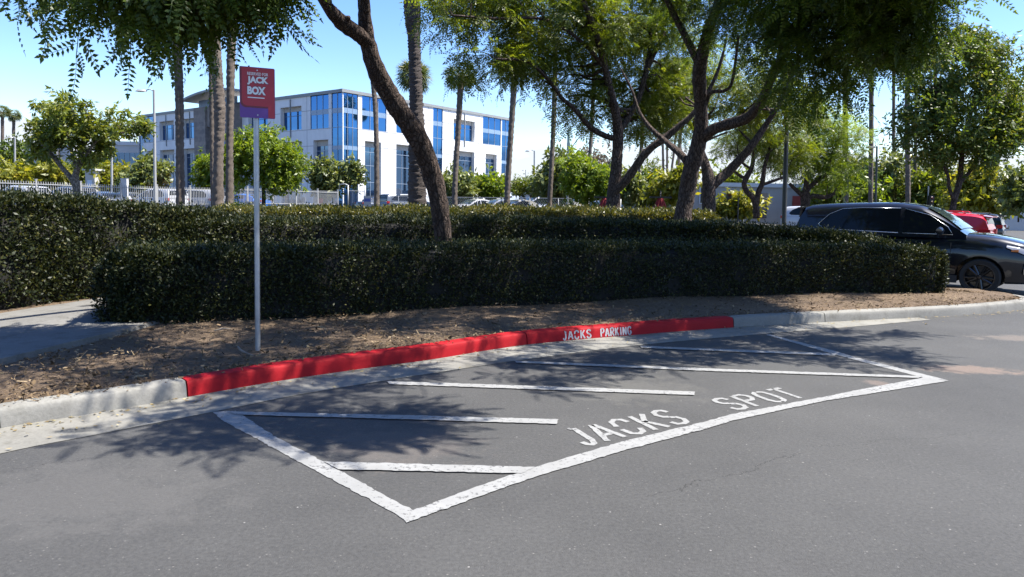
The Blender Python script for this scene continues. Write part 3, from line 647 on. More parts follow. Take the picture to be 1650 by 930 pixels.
# ================================================================ HEDGES
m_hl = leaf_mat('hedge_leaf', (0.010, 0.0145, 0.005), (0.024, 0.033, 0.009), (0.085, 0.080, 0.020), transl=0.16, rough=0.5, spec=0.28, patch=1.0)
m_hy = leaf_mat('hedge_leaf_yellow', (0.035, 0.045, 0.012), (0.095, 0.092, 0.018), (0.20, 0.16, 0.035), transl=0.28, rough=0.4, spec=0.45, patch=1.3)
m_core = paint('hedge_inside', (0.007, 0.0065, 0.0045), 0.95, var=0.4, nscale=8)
LEAFQ = [np.array(leaflet(np.zeros(3), np.array([1., 0, 0]), np.array([0, 0, 1.]), 1, .24, .35)) for _ in range(1)]
HPATCH = 0
def hedge(name, stations, per_m2, label, mat, leaf=0.04, wob=0.035, seed=0, end0=True, end1=True, top_boost=1.8, sprout=0.0):
    """stations: (front x,y, back x,y, base z, top z)"""
    rng = np.random.default_rng(seed); St = np.array(spline(stations, 10)); n = len(St)
    def surf(face, s, q):
        i = np.clip((s * (n - 1)).astype(int), 0, n - 2); u = s * (n - 1) - i; A = St[i] * (1 - u[:, None]) + St[i + 1] * u[:, None]
        f, bk, z0, z1 = A[:, 0:2], A[:, 2:4], A[:, 4], A[:, 5]; d = bk - f; dl = np.linalg.norm(d, axis=1, keepdims=True); nd = d / dl
        if face == 'front': P = np.column_stack([f + nd * (0.07 * (1 - q) ** 2 * 1.5 + .10 * np.maximum(0, q - .82) / .18 * (q > .82))[:, None] , z0 + (z1 - z0) * q]); Nn = np.column_stack([-nd, np.full(len(s), .18)])
        elif face == 'back': P = np.column_stack([bk, z0 + (z1 - z0) * q]); Nn = np.column_stack([nd, np.full(len(s), .18)])
        else: P = np.column_stack([f + d * q[:, None], z1 - .05 * np.maximum(0, np.abs(q - .5) * 2 - .8) / .2]); Nn = np.column_stack([d * 0, np.ones(len(s))])
        w = (np.sin(P[:, 0] * 3.1 + P[:, 2] * 2) + np.sin(P[:, 0] * 7.3 + P[:, 1] * 5 + P[:, 2] * 6.1) + np.sin(P[:, 1] * 11 + P[:, 2] * 9)) * wob / 2
        return P + Nn * w[:, None], Nn
    seg = np.linalg.norm(np.diff(St[:, 0:2], axis=0), axis=1).sum(); dep = np.linalg.norm(St[:, 2:4] - St[:, 0:2], axis=1).mean(); hh = (St[:, 5] - St[:, 4]).mean()
    PP, NN = [], []
    for face, area, boost in (('front', seg * hh, 1), ('top', seg * dep, top_boost), ('back', seg * hh, .25)):
        k = int(area * per_m2 * boost); s = rng.random(k); q = rng.random(k); P, Nn = surf(face, s, q); PP.append(P); NN.append(Nn)
    for e, on in ((0.0, end0), (1.0, end1)):
        if on:
            k = int(dep * hh * per_m2 * 1.3); s = np.full(k, e); q = rng.random(k); P, _ = surf('top', s, rng.random(k))
            i = 0 if e == 0 else n - 1; P[:, 2] = St[i, 4] + (St[i, 5] - St[i, 4]) * q
            dd = (St[0, 0:2] - St[1, 0:2]) if e == 0 else (St[-1, 0:2] - St[-2, 0:2]); dd /= np.linalg.norm(dd)
            bulge = np.sin(np.pi * np.clip(q, .05, .95)) ** .5 * 0.12 + rng.random(k) * .04; P[:, 0:2] += dd * bulge[:, None]; PP.append(P); NN.append(np.column_stack([np.tile(dd, (k, 1)), np.full(k, .1)]))
    P = np.concatenate(PP); Nn = np.concatenate(NN); k = len(P)
    P += Nn * (rng.random(k) * .085 - .045 + (rng.random(k) < sprout) * rng.random(k) * .10)[:, None] + rng.normal(size=(k, 3)) * .012
    thin = np.sin(P[:, 0] * 2.3 + P[:, 1] * 1.1) * np.sin(P[:, 2] * 7 + P[:, 0] * 4.7) * np.sin(P[:, 0] * 9.1 - P[:, 2] * 5) + rng.random(k) * .9 > -.12; P, Nn = P[thin], Nn[thin]; k = len(P)
    dirs = Nn * .55 + rng.normal(size=(k, 3)) * .6 + np.array([0, 0, .25]); ups = Nn + rng.normal(size=(k, 3)) * .55
    V = place(LEAFQ, P, frames(dirs, ups), rng.uniform(.6, 1.25, k) * leaf)
    # dark inside
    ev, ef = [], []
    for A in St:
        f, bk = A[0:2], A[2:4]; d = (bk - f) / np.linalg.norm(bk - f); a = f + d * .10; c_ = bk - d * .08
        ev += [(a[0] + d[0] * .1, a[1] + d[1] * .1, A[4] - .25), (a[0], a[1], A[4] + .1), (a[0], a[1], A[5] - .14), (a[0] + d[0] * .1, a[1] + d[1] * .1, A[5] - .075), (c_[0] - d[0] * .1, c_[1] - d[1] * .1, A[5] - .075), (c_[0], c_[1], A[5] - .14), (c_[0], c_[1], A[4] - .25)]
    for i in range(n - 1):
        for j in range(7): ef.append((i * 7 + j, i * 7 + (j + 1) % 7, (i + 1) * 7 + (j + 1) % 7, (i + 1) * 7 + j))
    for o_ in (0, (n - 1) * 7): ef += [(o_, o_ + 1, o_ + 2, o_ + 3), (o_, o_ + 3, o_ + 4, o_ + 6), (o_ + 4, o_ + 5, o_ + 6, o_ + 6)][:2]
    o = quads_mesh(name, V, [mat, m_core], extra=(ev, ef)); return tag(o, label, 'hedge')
def H(px, d, dep, z0, z1, back=(0.12, 1)):
    p = at_d(px, 400, d); bl = math.hypot(*back); return (p.x, p.y, p.x + back[0] / bl * dep, p.y + back[1] / bl * dep, z0, z1)
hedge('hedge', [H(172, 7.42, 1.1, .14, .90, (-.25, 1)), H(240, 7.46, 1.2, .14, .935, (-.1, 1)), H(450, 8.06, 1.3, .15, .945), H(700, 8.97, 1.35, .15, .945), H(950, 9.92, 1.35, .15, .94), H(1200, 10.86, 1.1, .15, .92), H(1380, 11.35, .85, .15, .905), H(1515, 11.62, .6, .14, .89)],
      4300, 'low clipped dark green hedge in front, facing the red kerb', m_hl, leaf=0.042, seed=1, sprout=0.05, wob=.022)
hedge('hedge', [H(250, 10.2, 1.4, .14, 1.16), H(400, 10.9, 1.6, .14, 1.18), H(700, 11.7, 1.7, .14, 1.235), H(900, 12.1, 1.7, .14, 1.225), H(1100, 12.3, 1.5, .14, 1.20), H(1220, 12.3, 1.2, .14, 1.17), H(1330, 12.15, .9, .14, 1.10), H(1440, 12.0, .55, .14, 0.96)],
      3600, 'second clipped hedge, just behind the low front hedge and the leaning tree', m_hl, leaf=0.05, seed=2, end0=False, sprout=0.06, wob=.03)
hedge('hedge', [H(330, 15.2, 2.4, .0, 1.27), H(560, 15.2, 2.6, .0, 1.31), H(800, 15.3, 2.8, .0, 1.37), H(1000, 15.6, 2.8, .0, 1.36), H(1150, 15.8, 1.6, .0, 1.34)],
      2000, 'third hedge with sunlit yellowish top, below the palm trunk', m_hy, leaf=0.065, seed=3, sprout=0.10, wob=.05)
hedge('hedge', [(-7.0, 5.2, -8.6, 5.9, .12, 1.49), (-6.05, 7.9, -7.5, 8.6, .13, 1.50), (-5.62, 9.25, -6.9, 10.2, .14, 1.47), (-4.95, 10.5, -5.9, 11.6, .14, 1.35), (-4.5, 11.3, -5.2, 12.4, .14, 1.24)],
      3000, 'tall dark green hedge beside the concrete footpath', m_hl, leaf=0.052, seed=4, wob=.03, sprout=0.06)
# ================================================================ TREES
m_bark = bark_mat('dark_bark', (0.055, 0.040, 0.032), (0.135, 0.10, 0.080))
m_bark_red = bark_mat('reddish_bark', (0.044, 0.031, 0.025), (0.112, 0.080, 0.062))
m_bark_pale = bark_mat('pale_bark', (0.16, 0.13, 0.10), (0.30, 0.26, 0.21), stretch=(6, 6, 2))
m_palm = palm_mat('palm_trunk', (0.085, 0.066, 0.052), (0.20, 0.16, 0.125)); m_palm_dk = palm_mat('dark_palm_trunk', (0.045, 0.035, 0.030), (0.09, 0.071, 0.06), 7.0)
m_lf = leaf_mat('tree_leaf', (0.040, 0.068, 0.012), (0.080, 0.122, 0.020), (0.135, 0.16, 0.030), transl=0.5, patch=.9)
m_lf_ol = leaf_mat('olive_leaf', (0.066, 0.092, 0.013), (0.120, 0.158, 0.020), (0.20, 0.20, 0.032), transl=0.5, patch=.7)
m_lf_br = leaf_mat('bright_leaf', (0.095, 0.14, 0.014), (0.155, 0.215, 0.020), (0.25, 0.28, 0.035), transl=0.45, patch=.5)
m_lf_yl = leaf_mat('yellow_leaf', (0.13, 0.15, 0.02), (0.24, 0.23, 0.03), (0.36, 0.31, 0.04), transl=0.42, patch=.4)
m_lf_gl = leaf_mat('glossy_leaf', (0.06, 0.095, 0.020), (0.115, 0.155, 0.028), (0.21, 0.19, 0.05), transl=0.38, rough=0.45, spec=0.35, patch=.5)
m_lf_gy = leaf_mat('grey_leaf', (0.10, 0.125, 0.045), (0.165, 0.19, 0.065), (0.24, 0.24, 0.09), transl=0.35, patch=.3)
m_lf_pu = leaf_mat('purple_leaf', (0.09, 0.07, 0.075), (0.16, 0.13, 0.13), transl=0.3, patch=.3)
m_lf_sp = leaf_mat('spreading_leaf', (0.085, 0.115, 0.020), (0.16, 0.19, 0.034), (0.25, 0.235, 0.06), transl=0.42, patch=.4)
m_frond = leaf_mat('palm_frond', (0.045, 0.07, 0.018), (0.10, 0.125, 0.035), (0.24, 0.20, 0.08), transl=0.25, patch=.6)

def limb_pts(spec, n=5):
    """spec: (px, py, depth, width in px) -> smooth 3D points and radii"""
    P = [(*at_d(a, b_, d), w * d / F / 2) for a, b_, d, w in spec]
    Q = spline(P, n); return [Vector(q[:3]) for q in Q], [max(q[3], .004) for q in Q]
def crown_mesh(parent, blobs, n, tmpl, mat, cl=.3, per=6, seed=0, droop=.45, out=.55, sc=(.75, 1.2), shell=.45, name='crown', keep=None):
    P, D = crown_points(blobs, n, cl, per, shell, seed); rng = np.random.default_rng(seed + 7)
    if keep is not None:
        k = keep(P); P, D = P[k], D[k]
    D = D / (np.linalg.norm(D, axis=1, keepdims=True) + 1e-6); D[:, 2] *= .3
    dirs = D * out + rng.normal(size=D.shape) * .5 + np.array([0, 0, -droop]); ups = np.tile([0, 0, 1.0], (len(P), 1)) + rng.normal(size=D.shape) * .35
    V = place(tmpl, P, frames(dirs, ups), rng.uniform(*sc, len(P)))
    V = V - np.array(parent.location)
    return quads_mesh(name, V, mat, parent)
def tree(name, base, limbs, blobs, n, tmpl, lmat, bmat, label, cat='tree', group=None, auto=6, seed=0, minz=0, rmax=.5, rough=.07, **kw):
    t = empty(name, base, label, cat, group); mb = MB(); rnd = random.Random(seed); ends = []
    for sp in limbs:
        P, r = limb_pts(sp); mb.tube([p - Vector(base) for p in P], r, 12, rough=rough); ends += [e for e in list(zip(P, r))[len(P) // 2:] if e[0].z > minz]
    # limbs that carry the foliage: from the nearest point of a modelled limb towards each clump
    if auto:
        for b_ in blobs:
            c = Vector(b_[0])
            for k in range(auto):
                q = c + Vector((rnd.uniform(-.75, .75) * b_[1][0], rnd.uniform(-.75, .75) * b_[1][1], rnd.uniform(-.5, .8) * b_[1][2]))
                lower = [e for e in ends if e[0].z < q.z + .4] or ends
                s, r0 = min(lower, key=lambda e: (e[0] - q).length + rnd.uniform(0, .6)); L = (q - s).length
                if L < .15: continue
                m1 = s.lerp(q, .35) + Vector((rnd.gauss(0, .08), rnd.gauss(0, .08), rnd.gauss(.05, .08))) * L; m2 = s.lerp(q, .7) + Vector((rnd.gauss(0, .09), rnd.gauss(0, .09), rnd.gauss(.06, .08))) * L
                r0 = min(r0 * .55, .018 + .022 * L, rmax); pts = [Vector(p) for p in spline([tuple(s), tuple(m1), tuple(m2), tuple(q)], 4)]
                mb.tube([p - Vector(base) for p in pts], [r0 * (1 - .85 * i / (len(pts) - 1)) for i in range(len(pts))], 6)
    if mb.v: mb.build('trunk', bmat, t, smooth=True)
    if n: crown_mesh(t, blobs, n, tmpl, lmat, seed=seed, **kw)
    return t

# --- the leaning tree of the stall (bark at 11 m, limbs reaching out over the kerb)
base = at_d(722, 470, 10.9); base.z = .1
b1 = [(724, 470, 10.9, 31.3), (716, 400, 10.9, 27.0), (709, 340, 10.8, 28.7), (696, 280, 10.7, 31.3), (674, 225, 10.5, 33.1), (652, 190, 10.35, 32.2), (626, 150, 10.2, 31.3), (605, 110, 10.0, 28.7), (592, 66, 9.85, 25.2), (588, 30, 9.75, 20.9), (585, -10, 9.6, 18.3), (570, -120, 9.2, 17.4), (600, -330, 8.8, 15.7), (660, -600, 8.5, 10.4)]
b2 = [(594, 70, 9.85, 22), (578, 56, 9.7, 24), (553, 38, 9.5, 25), (537, 22, 9.3, 21), (520, -4, 9.1, 18), (490, -80, 8.6, 18), (430, -190, 8.0, 17), (330, -290, 7.2, 15), (200, -330, 6.6, 10)]
b3 = [(490, -80, 8.6, 14), (470, -180, 7.6, 13), (520, -400, 6.6, 12), (640, -700, 5.8, 9)]
b4 = [(575, -100, 9.3, 13), (690, -150, 8.6, 12), (860, -190, 8.0, 10), (1050, -260, 7.6, 7)]
knob = [(553, 36, 9.48, 9), (560, 30, 9.42, 9), (563, 27, 9.4, 5)]
# foliage: hanging sprays upper left (in view) and the canopy overhead that shades the stall
def B(px, py, rx, ry, d, rd, w): return px_blob(px, py, rx, ry, d, rd, w)
left = [B(110, -133, 95, 55, 6.0, .7, .8), B(215, -108, 70, 50, 6.2, .6, .8), B(300, -98, 80, 60, 6.3, .6, 1.0), B(385, -118, 70, 55, 6.4, .6, .9), B(280, -33, 34, 30, 6.2, .3, .30), B(105, -63, 45, 30, 5.8, .25, .22), B(222, -33, 30, 25, 5.9, .25, .2), B(395, -83, 30, 22, 6.3, .25, .18), B(455, -123, 36, 25, 6.4, .3, .22), B(340, -73, 55, 36, 6.4, .4, .6)]
cvs = []
for (x, y, z, rx, ry, rz, w) in ((-1.0, 6.4, 5.4, 1.2, .7, .4, .8), (.6, 6.3, 5.6, 1.0, .6, .4, .7), (-.2, 7.8, 6.0, 1.6, .8, .5, 1.0), (1.8, 8.0, 5.9, 1.4, .8, .5, .9), (3.6, 7.9, 5.2, 1.0, .5, .35, .7), (.3, 9.6, 6.4, 1.6, .8, .5, .6),
                                 (-.25, 5.05, 5.0, .45, .2, .15, .18), (.45, 5.05, 5.0, .8, .28, .2, .5), (1.35, 5.15, 5.0, .7, .25, .2, .42), (1.75, 6.35, 5.0, .7, .32, .2, .42), (2.55, 6.85, 5.0, .8, .25, .2, .45), (3.1, 7.05, 5.0, .8, .3, .2, .5), (4.3, 7.6, 5.0, .9, .3, .2, .5), (5.7, 7.5, 5.0, .8, .22, .2, .36), (5.0, 8.3, 5.0, .9, .3, .25, .5), (6.0, 9.0, 5.2, 1.0, .35, .25, .45),
                                 (2.9, 9.3, 6.0, 1.1, .6, .4, .5)):
    cvs.append(((x + .33, y - .25, z), (rx, ry, rz), w))
for hx in (-2.6, -1.3, 0, 1.3, 2.6, 3.9, 5.2):            # leaves high over the hedges, whose shade keeps their fronts dark
    cvs.append(((hx + 2.75, 9.42 + .38 * hx, 6.1), (.85, .42, .3), .52)); cvs.append(((hx + 3.15, 11.9 + .2 * hx, 6.9), (.8, .4, .3), .46))
main = tree('shade_tree', base, [b1, b2, b3, b4, knob], left + cvs, 0, TWIG, m_lf, m_bark_red, 'leaning tree with rough dark bark rising from the hedges behind the sign, forked high up', auto=2, seed=21, minz=4.6, rmax=.035)
# crown: limit the hanging leaves to their uneven lower outline
P1, D1 = crown_points(left, 470, .14, 5, .2, 31); P2, D2 = crown_points(cvs, 1900, .12, 9, .1, 32)
P = np.concatenate([P1, P2]); D = np.concatenate([D1, D2]); D /= np.linalg.norm(D, axis=1, keepdims=True); D[:, 2] *= .3
V = place(TWIG, P, frames(D * .4 + RNG.normal(size=D.shape) * .5 + np.array([0, 0, -.6]), np.tile([0, 0, 1.], (len(P), 1)) + RNG.normal(size=D.shape) * .3), RNG.uniform(.75, 1.1, len(P))) - np.array(main.location)
quads_mesh('crown', V, m_lf, main)

# --- big dark tree right of centre (near canopy of long leaves)
base = at_d(1098, 375, 15.2); base.z = .1
L = [[(1097, 385, 15.2, 34), (1101, 345, 15.2, 27), (1107, 310, 15.2, 26), (1112, 279, 15.1, 26), (1121, 250, 15.0, 25), (1129, 215, 14.9, 23), (1130, 185, 14.8, 21), (1128, 150, 14.6, 21), (1127, 115, 14.4, 22), (1138, 60, 14, 17), (1160, 0, 13.4, 15), (1185, -90, 12.6, 12), (1230, -260, 11.6, 9)],
     [(1128, 228, 14.95, 16), (1146, 211, 14.7, 18), (1170, 201, 14.3, 18), (1200, 192, 13.8, 17), (1222, 172, 13.3, 15), (1234, 148, 12.9, 14), (1250, 110, 12.3, 13), (1275, 60, 11.7, 11), (1320, -20, 10.8, 9), (1390, -120, 9.8, 7)],
     [(1115, 272, 15.05, 12), (1098, 250, 15.2, 12), (1082, 236, 15.6, 10), (1068, 224, 15.9, 8), (1048, 206, 16.1, 6.5), (1030, 180, 16.3, 5), (1018, 145, 16.4, 4), (1000, 110, 16.5, 2)],
     [(1133, 190, 14.8, 7), (1140, 160, 14.6, 6), (1148, 148, 14.4, 6), (1168, 146, 14.2, 5), (1180, 130, 14, 5), (1190, 60, 13.6, 4)],
     [(1128, 105, 14.3, 14), (1105, 60, 14.2, 11), (1075, 0, 14, 9), (1040, -90, 13.6, 7)]]
bl = [B(1270, -22, 70, 60, 11.8, 1.3, 1.3), B(1370, -42, 85, 70, 10.4, 1.3, 1.5), B(1440, -62, 60, 55, 9.6, 1.0, 1.0), B(1340, 58, 65, 36, 10.8, .8, .7), B(1415, 48, 55, 36, 10.0, .7, .5), B(1250, 73, 45, 36, 11.8, .7, .5), B(1190, -32, 60, 50, 13.4, 1.0, .9), B(1300, 118, 45, 20, 11.2, .5, .25),
      B(1110, -32, 60, 45, 14.5, 1.0, .7), B(1475, -32, 35, 40, 9.4, .5, .35), B(1490, -107, 28, 22, 9.2, .4, .25), B(1450, 18, 26, 26, 9.8, .4, .22), B(1230, -182, 160, 80, 12, 1.6, 1.0), B(1400, -202, 140, 80, 9.8, 1.5, 1.2), B(1060, -142, 110, 60, 14, 1.5, .6), B(1160, 48, 35, 36, 14.2, .8, .35)]
big = tree('shade_tree', base, L, bl, 0, TWIG, m_lf, m_bark, 'large dark-leaved tree with thick leaning trunk, its crown hanging toward the black car', auto=3, seed=22)
P, D = crown_points(bl, 1900, .15, 9, .2, 33); D /= np.linalg.norm(D, axis=1, keepdims=True); D[:, 2] *= .3
V = place(TWIG, P, frames(D * .45 + RNG.normal(size=D.shape) * .5 + np.array([0, 0, -.15]), np.tile([0, 0, 1.], (len(P), 1)) + RNG.normal(size=D.shape) * .3), RNG.uniform(.75, 1.15, len(P))) - np.array(big.location)
quads_mesh('crown', V, m_lf, big)

# --- tree left of it, with a low limb crossing to the right
base = at_d(988, 350, 19); base.z = .15
L = [[(986, 352, 19, 27), (988, 325, 19, 23), (990, 300, 19, 20), (993, 270, 19, 18), (995, 240, 19, 17), (996, 215, 19, 17), (992, 182, 18.8, 14), (984, 150, 18.6, 13), (975, 110, 18.4, 11), (962, 60, 18, 10), (940, 0, 17.5, 8), (915, -80, 17, 6)],
     [(996, 222, 19, 11), (984, 222, 19, 9), (971, 217, 18.9, 9), (953, 207, 18.7, 8.5), (936, 188, 18.4, 8), (922, 172, 18.2, 7), (905, 158, 18, 6), (885, 130, 17.6, 5), (850, 100, 17, 4), (800, 95, 16.4, 3)],
     [(997, 212, 19, 11), (1007, 198, 19.1, 11), (1020, 176, 19.2, 10), (1032, 150, 19.3, 9), (1040, 120, 19.3, 8), (1052, 90, 19.4, 8), (1068, 55, 19.4, 7), (1062, 20, 19.4, 6)],
     [(984, 325, 19, 12), (994, 306, 18.9, 14), (1008, 291, 18.8, 14), (1022, 272, 18.7, 13), (1036, 252, 18.6, 13), (1052, 236, 18.5, 12), (1072, 222, 18.4, 12), (1092, 205, 18.3, 10), (1115, 185, 18.2, 8), (1140, 150, 18.1, 6.5), (1160, 105, 18, 5), (1172, 55, 17.9, 3)],
     [(1040, 118, 19.3, 7), (1048, 70, 19.5, 6), (1046, 30, 19.6, 5)], [(976, 112, 18.4, 7), (940, 70, 18, 6), (880, 32, 17.4, 5), (800, 30, 16.6, 4), (730, 25, 16, 3)]]
bl = [B(960, 45, 80, 55, 19.3, 1.6, 1.3), B(880, 35, 85, 42, 18.5, 1.3, 1.1), B(1050, 75, 60, 65, 20.5, 1.6, 1.2), B(925, 125, 55, 50, 19.5, 1.0, .75), B(850, 95, 45, 30, 18.1, .8, .45), B(780, 5, 75, 26, 17.3, .9, .65), B(790, 92, 40, 20, 17.1, .7, .18), B(720, -5, 46, 34, 16.7, .7, .3), B(1060, 175, 50, 35, 20.3, 1.0, .55), B(1030, 200, 25, 18, 20.1, .6, .12), B(935, 172, 36, 24, 19.5, .6, .25),
      B(880, -40, 180, 50, 18.5, 1.6, 1.2), B(1020, 20, 80, 50, 19.9, 1.5, 1), B(1040, 150, 60, 40, 20.9, 1, .6)]
tree('shade_tree', base, L, bl, 2700, TWIG_MID, m_lf_ol, m_bark, 'tree with olive leaves and a low limb sweeping right, beside the first folded parasol', auto=4, seed=23, cl=.20, per=8, shell=.25, droop=.15)

# --- trees behind
base = at_d(1142, 350, 21); base.z = .2
tree('shade_tree', base, [[(1142, 352, 21, 22), (1142, 320, 21, 21), (1142, 292, 21, 21), (1137, 268, 21, 15), (1128, 240, 21.2, 12), (1120, 200, 21.4, 9)], [(1146, 300, 21, 16), (1158, 290, 21, 16), (1172, 278, 21, 15), (1196, 253, 20.8, 14), (1213, 232, 20.6, 12), (1235, 200, 20.4, 9), (1260, 160, 20, 6), (1278, 110, 19.8, 4)]],
     [B(1180, 130, 70, 50, 22.5, 1.6, 1), B(1250, 165, 60, 42, 22.5, 1.4, 1), B(1100, 160, 50, 45, 23, 1.4, .7), B(1180, 215, 30, 14, 22.5, .9, .2)], 1050, TWIG_MID, m_lf_ol, m_bark, 'forked dark trunk half hidden behind the large leaning tree', auto=4, seed=24, shell=.2, cl=.22, per=8, droop=.2)
base = at_d(1218, 350, 27); base.z = .1
tree('street_tree', base, [[(1219, 352, 27, 11), (1218, 335, 27, 10), (1214, 320, 27, 9), (1203, 308, 27, 8), (1199, 297, 27, 8), (1204, 284, 27, 9), (1212, 268, 27, 7), (1216, 235, 27, 5)], [(1219, 330, 27, 8), (1222, 310, 27, 9), (1228, 296, 27, 8), (1232, 270, 27, 6), (1240, 240, 27, 5)], [(1205, 290, 27, 6), (1192, 283, 27, 5), (1178, 272, 27, 3)], [(1228, 298, 27, 5), (1245, 292, 27, 5), (1265, 285, 27, 4)], [(1210, 272, 27, 4), (1198, 264, 27, 4), (1186, 250, 27, 3)]],
     [B(1225, 215, 55, 34, 27.8, 1.2, 1), B(1265, 240, 32, 22, 27.6, .9, .55), B(1185, 225, 25, 20, 27.6, .7, .25), B(1255, 272, 18, 8, 27.4, .5, .1)], 560, TWIG_MID, m_lf_ol, m_bark_red, 'tree with crooked twin trunks before the grey building', auto=3, seed=25, shell=.2, cl=.22, per=8, droop=.15)
base = at_d(1297, 345, 29); base.z = .05
tree('street_tree', base, [[(1296, 350, 29, 15), (1297, 335, 29, 14), (1298, 318, 29, 14), (1299, 300, 29, 9), (1302, 270, 29, 7)], [(1297, 318, 29, 9), (1285, 308, 29, 7), (1272, 296, 29, 5)], [(1299, 320, 29, 9), (1312, 316, 29, 8), (1330, 318, 29, 7), (1345, 312, 29, 5)], [(1300, 306, 29, 8), (1315, 292, 29, 8), (1332, 278, 29, 7), (1338, 255, 29, 5), (1350, 235, 29, 4)]],
     [B(1285, 255, 45, 26, 29.6, 1.3, .8), B(1335, 268, 40, 18, 29.4, 1.2, .6), B(1350, 225, 45, 30, 29.6, 1.2, .7), B(1310, 200, 50, 34, 30, 1.2, .8), B(1340, 296, 24, 8, 29.4, .5, .15)], 850, TWIG_MID, m_lf_br, m_bark, 'short-trunked tree with bright leaves above the roof of the black car', auto=3, seed=26, shell=.2, cl=.22, per=8, droop=.15)
base = at_d(1535, 350, 27); base.z = G(base.x, 27)
tree('glossy_tree', base, [[(1534, 356, 27, 11), (1535, 338, 27, 9.5), (1539, 318, 27, 9), (1545, 298, 27, 9), (1548, 275, 27, 8), (1552, 235, 27, 7), (1565, 180, 27, 6), (1580, 120, 27, 4)], [(1536, 322, 27, 5), (1529, 300, 27, 5), (1528, 285, 27, 4.5), (1520, 265, 27, 4), (1505, 235, 27, 3)], [(1546, 296, 27, 6), (1556, 284, 27, 5.5), (1564, 275, 27, 5), (1580, 245, 27, 4), (1605, 215, 27, 3)], [(1552, 235, 27, 5), (1530, 190, 27, 4), (1510, 150, 27, 3)]],
     [B(1495, 205, 45, 55, 27, 1.4, 1), B(1560, 180, 60, 70, 27, 1.7, 1.4), B(1600, 120, 40, 60, 27, 1.3, .9), B(1545, 245, 60, 28, 27, 1.2, .7), B(1610, 205, 35, 40, 27, 1.1, .6), B(1635, 180, 18, 40, 27, .7, .35), B(1550, 90, 40, 40, 27, 1.0, .5), B(1625, 235, 18, 14, 27, .4, .15), B(1500, 130, 40, 40, 27.4, 1, .5)], 3400, TUFT, m_lf_gl, m_bark, 'sunlit tree with glossy leaves standing behind the red car', auto=6, seed=27, shell=.3, cl=.20, per=8, sc=(.9, 1.5))
base = at_d(123, 322, 33); base.z = G(base.x, 33)
tree('street_tree', base, [[(124, 326, 33, 12), (123, 300, 33, 11), (122, 282, 33, 10), (128, 262, 33, 8), (135, 235, 33, 6), (145, 205, 33, 4)], [(121, 300, 33, 8), (112, 284, 33, 8), (98, 268, 33, 7), (82, 248, 33, 6), (66, 228, 33, 5), (55, 215, 33, 3)], [(124, 275, 33, 6), (118, 256, 33, 5), (112, 230, 33, 4), (105, 200, 33, 3)], [(128, 270, 33, 5), (140, 248, 33, 4), (155, 228, 33, 4), (178, 218, 33, 3), (205, 212, 33, 2)]],
     [B(80, 200, 40, 30, 33, 1.4, .8), B(130, 178, 50, 26, 33, 1.5, 1), B(165, 195, 35, 25, 33, 1.2, .7), B(195, 212, 35, 18, 33, 1, .5), B(120, 215, 45, 25, 33, 1.2, .7), B(140, 245, 30, 25, 33.3, 1, .45), B(60, 235, 22, 15, 33, .7, .2), B(222, 205, 18, 12, 33, .5, .15)], 900, TUFT_BIG, m_lf_sp, m_bark_pale, 'spreading tree with forked trunk beside the white picket fence', auto=5, seed=28, shell=.3, cl=.20, per=9, sc=(.8, 1.2))

# --- small and far trees: (name, base px, depth, trunk limbs, blobs (px,py,rx,ry), count, template, leaf, bark, label)
def far(name, px, d, trunk, blobs, n, T, lm, bm, label, seed, cl=.4, group=None, sc=(.8, 1.3), per=7, auto=2):
    z = G((px - CX) / F * d, d); b_ = ground_d(px, d, z)
    top = min(y for _, y, _, _ in blobs); hz = 328 + (px - CX) * .0175; yb = hz + (CAMH - z) * F / d
    if trunk is None: lim = [[(px, yb + 1, d, 6 * 30 / d * 1.4), (px + 1, (yb + top) / 2 + 8, d, 5 * 30 / d), (px + 3, top + 8, d, 2 * 30 / d)]]
    else: lim = [[(x, y, d, w) for x, y, w in tr] for tr in trunk]
    return tree(name, b_, lim, [B(x, y, rx, ry, d + random.uniform(-.6, .6), max(rx, ry) * d / F * .8, rx * ry) for x, y, rx, ry in blobs], n, T, lm, bm, label, auto=auto, seed=seed, cl=cl, per=per, sc=sc, shell=.3, group=group)
far('street_tree', 424, 46, [[(424, 342, 7), (425, 320, 6), (423, 295, 5), (415, 265, 3)], [(425, 305, 4), (438, 288, 3), (455, 270, 2)]], [(395, 240, 30, 24), (430, 250, 35, 24), (462, 262, 26, 22), (450, 290, 26, 14), (385, 275, 20, 22), (420, 225, 20, 12)], 1900, TUFT_BIG, m_lf_br, m_bark, 'bright green tree right behind the sign post', 40, cl=.32)
far('street_tree', 350, 62, None, [(345, 285, 22, 22), (362, 270, 16, 20), (335, 270, 14, 14)], 420, TUFT_FAR, m_lf_br, m_bark, 'bright shrubby tree behind the twin palm trunks', 41)
far('street_tree', 460, 64, None, [(455, 285, 18, 16), (470, 276, 14, 14)], 300, TUFT_FAR, m_lf_gy, m_bark, 'greyish tree under the bright green tree, against the white building', 42)
far('street_tree', 523, 66, None, [(522, 285, 20, 22), (518, 268, 14, 14), (530, 300, 17, 12)], 520, TUFT_FAR, m_lf_gy, m_bark, 'grey-green tree at the corner of the white building', 43)
far('street_tree', 563, 66, [[(563, 345, 3), (563, 315, 3), (562, 290, 2)]], [(563, 277, 19, 9), (566, 285, 14, 7)], 240, TUFT_FAR, m_lf_gy, m_bark, 'small flat-topped tree before the glass corner', 44)
far('street_tree', 736, 60, [[(737, 345, 4), (736, 320, 3), (735, 300, 3)]], [(735, 298, 25, 16), (750, 303, 14, 12), (722, 300, 14, 12)], 520, TUFT_FAR, m_lf_gy, m_bark, 'grey-green round tree at the foot of the white wall, by a palm', 45)
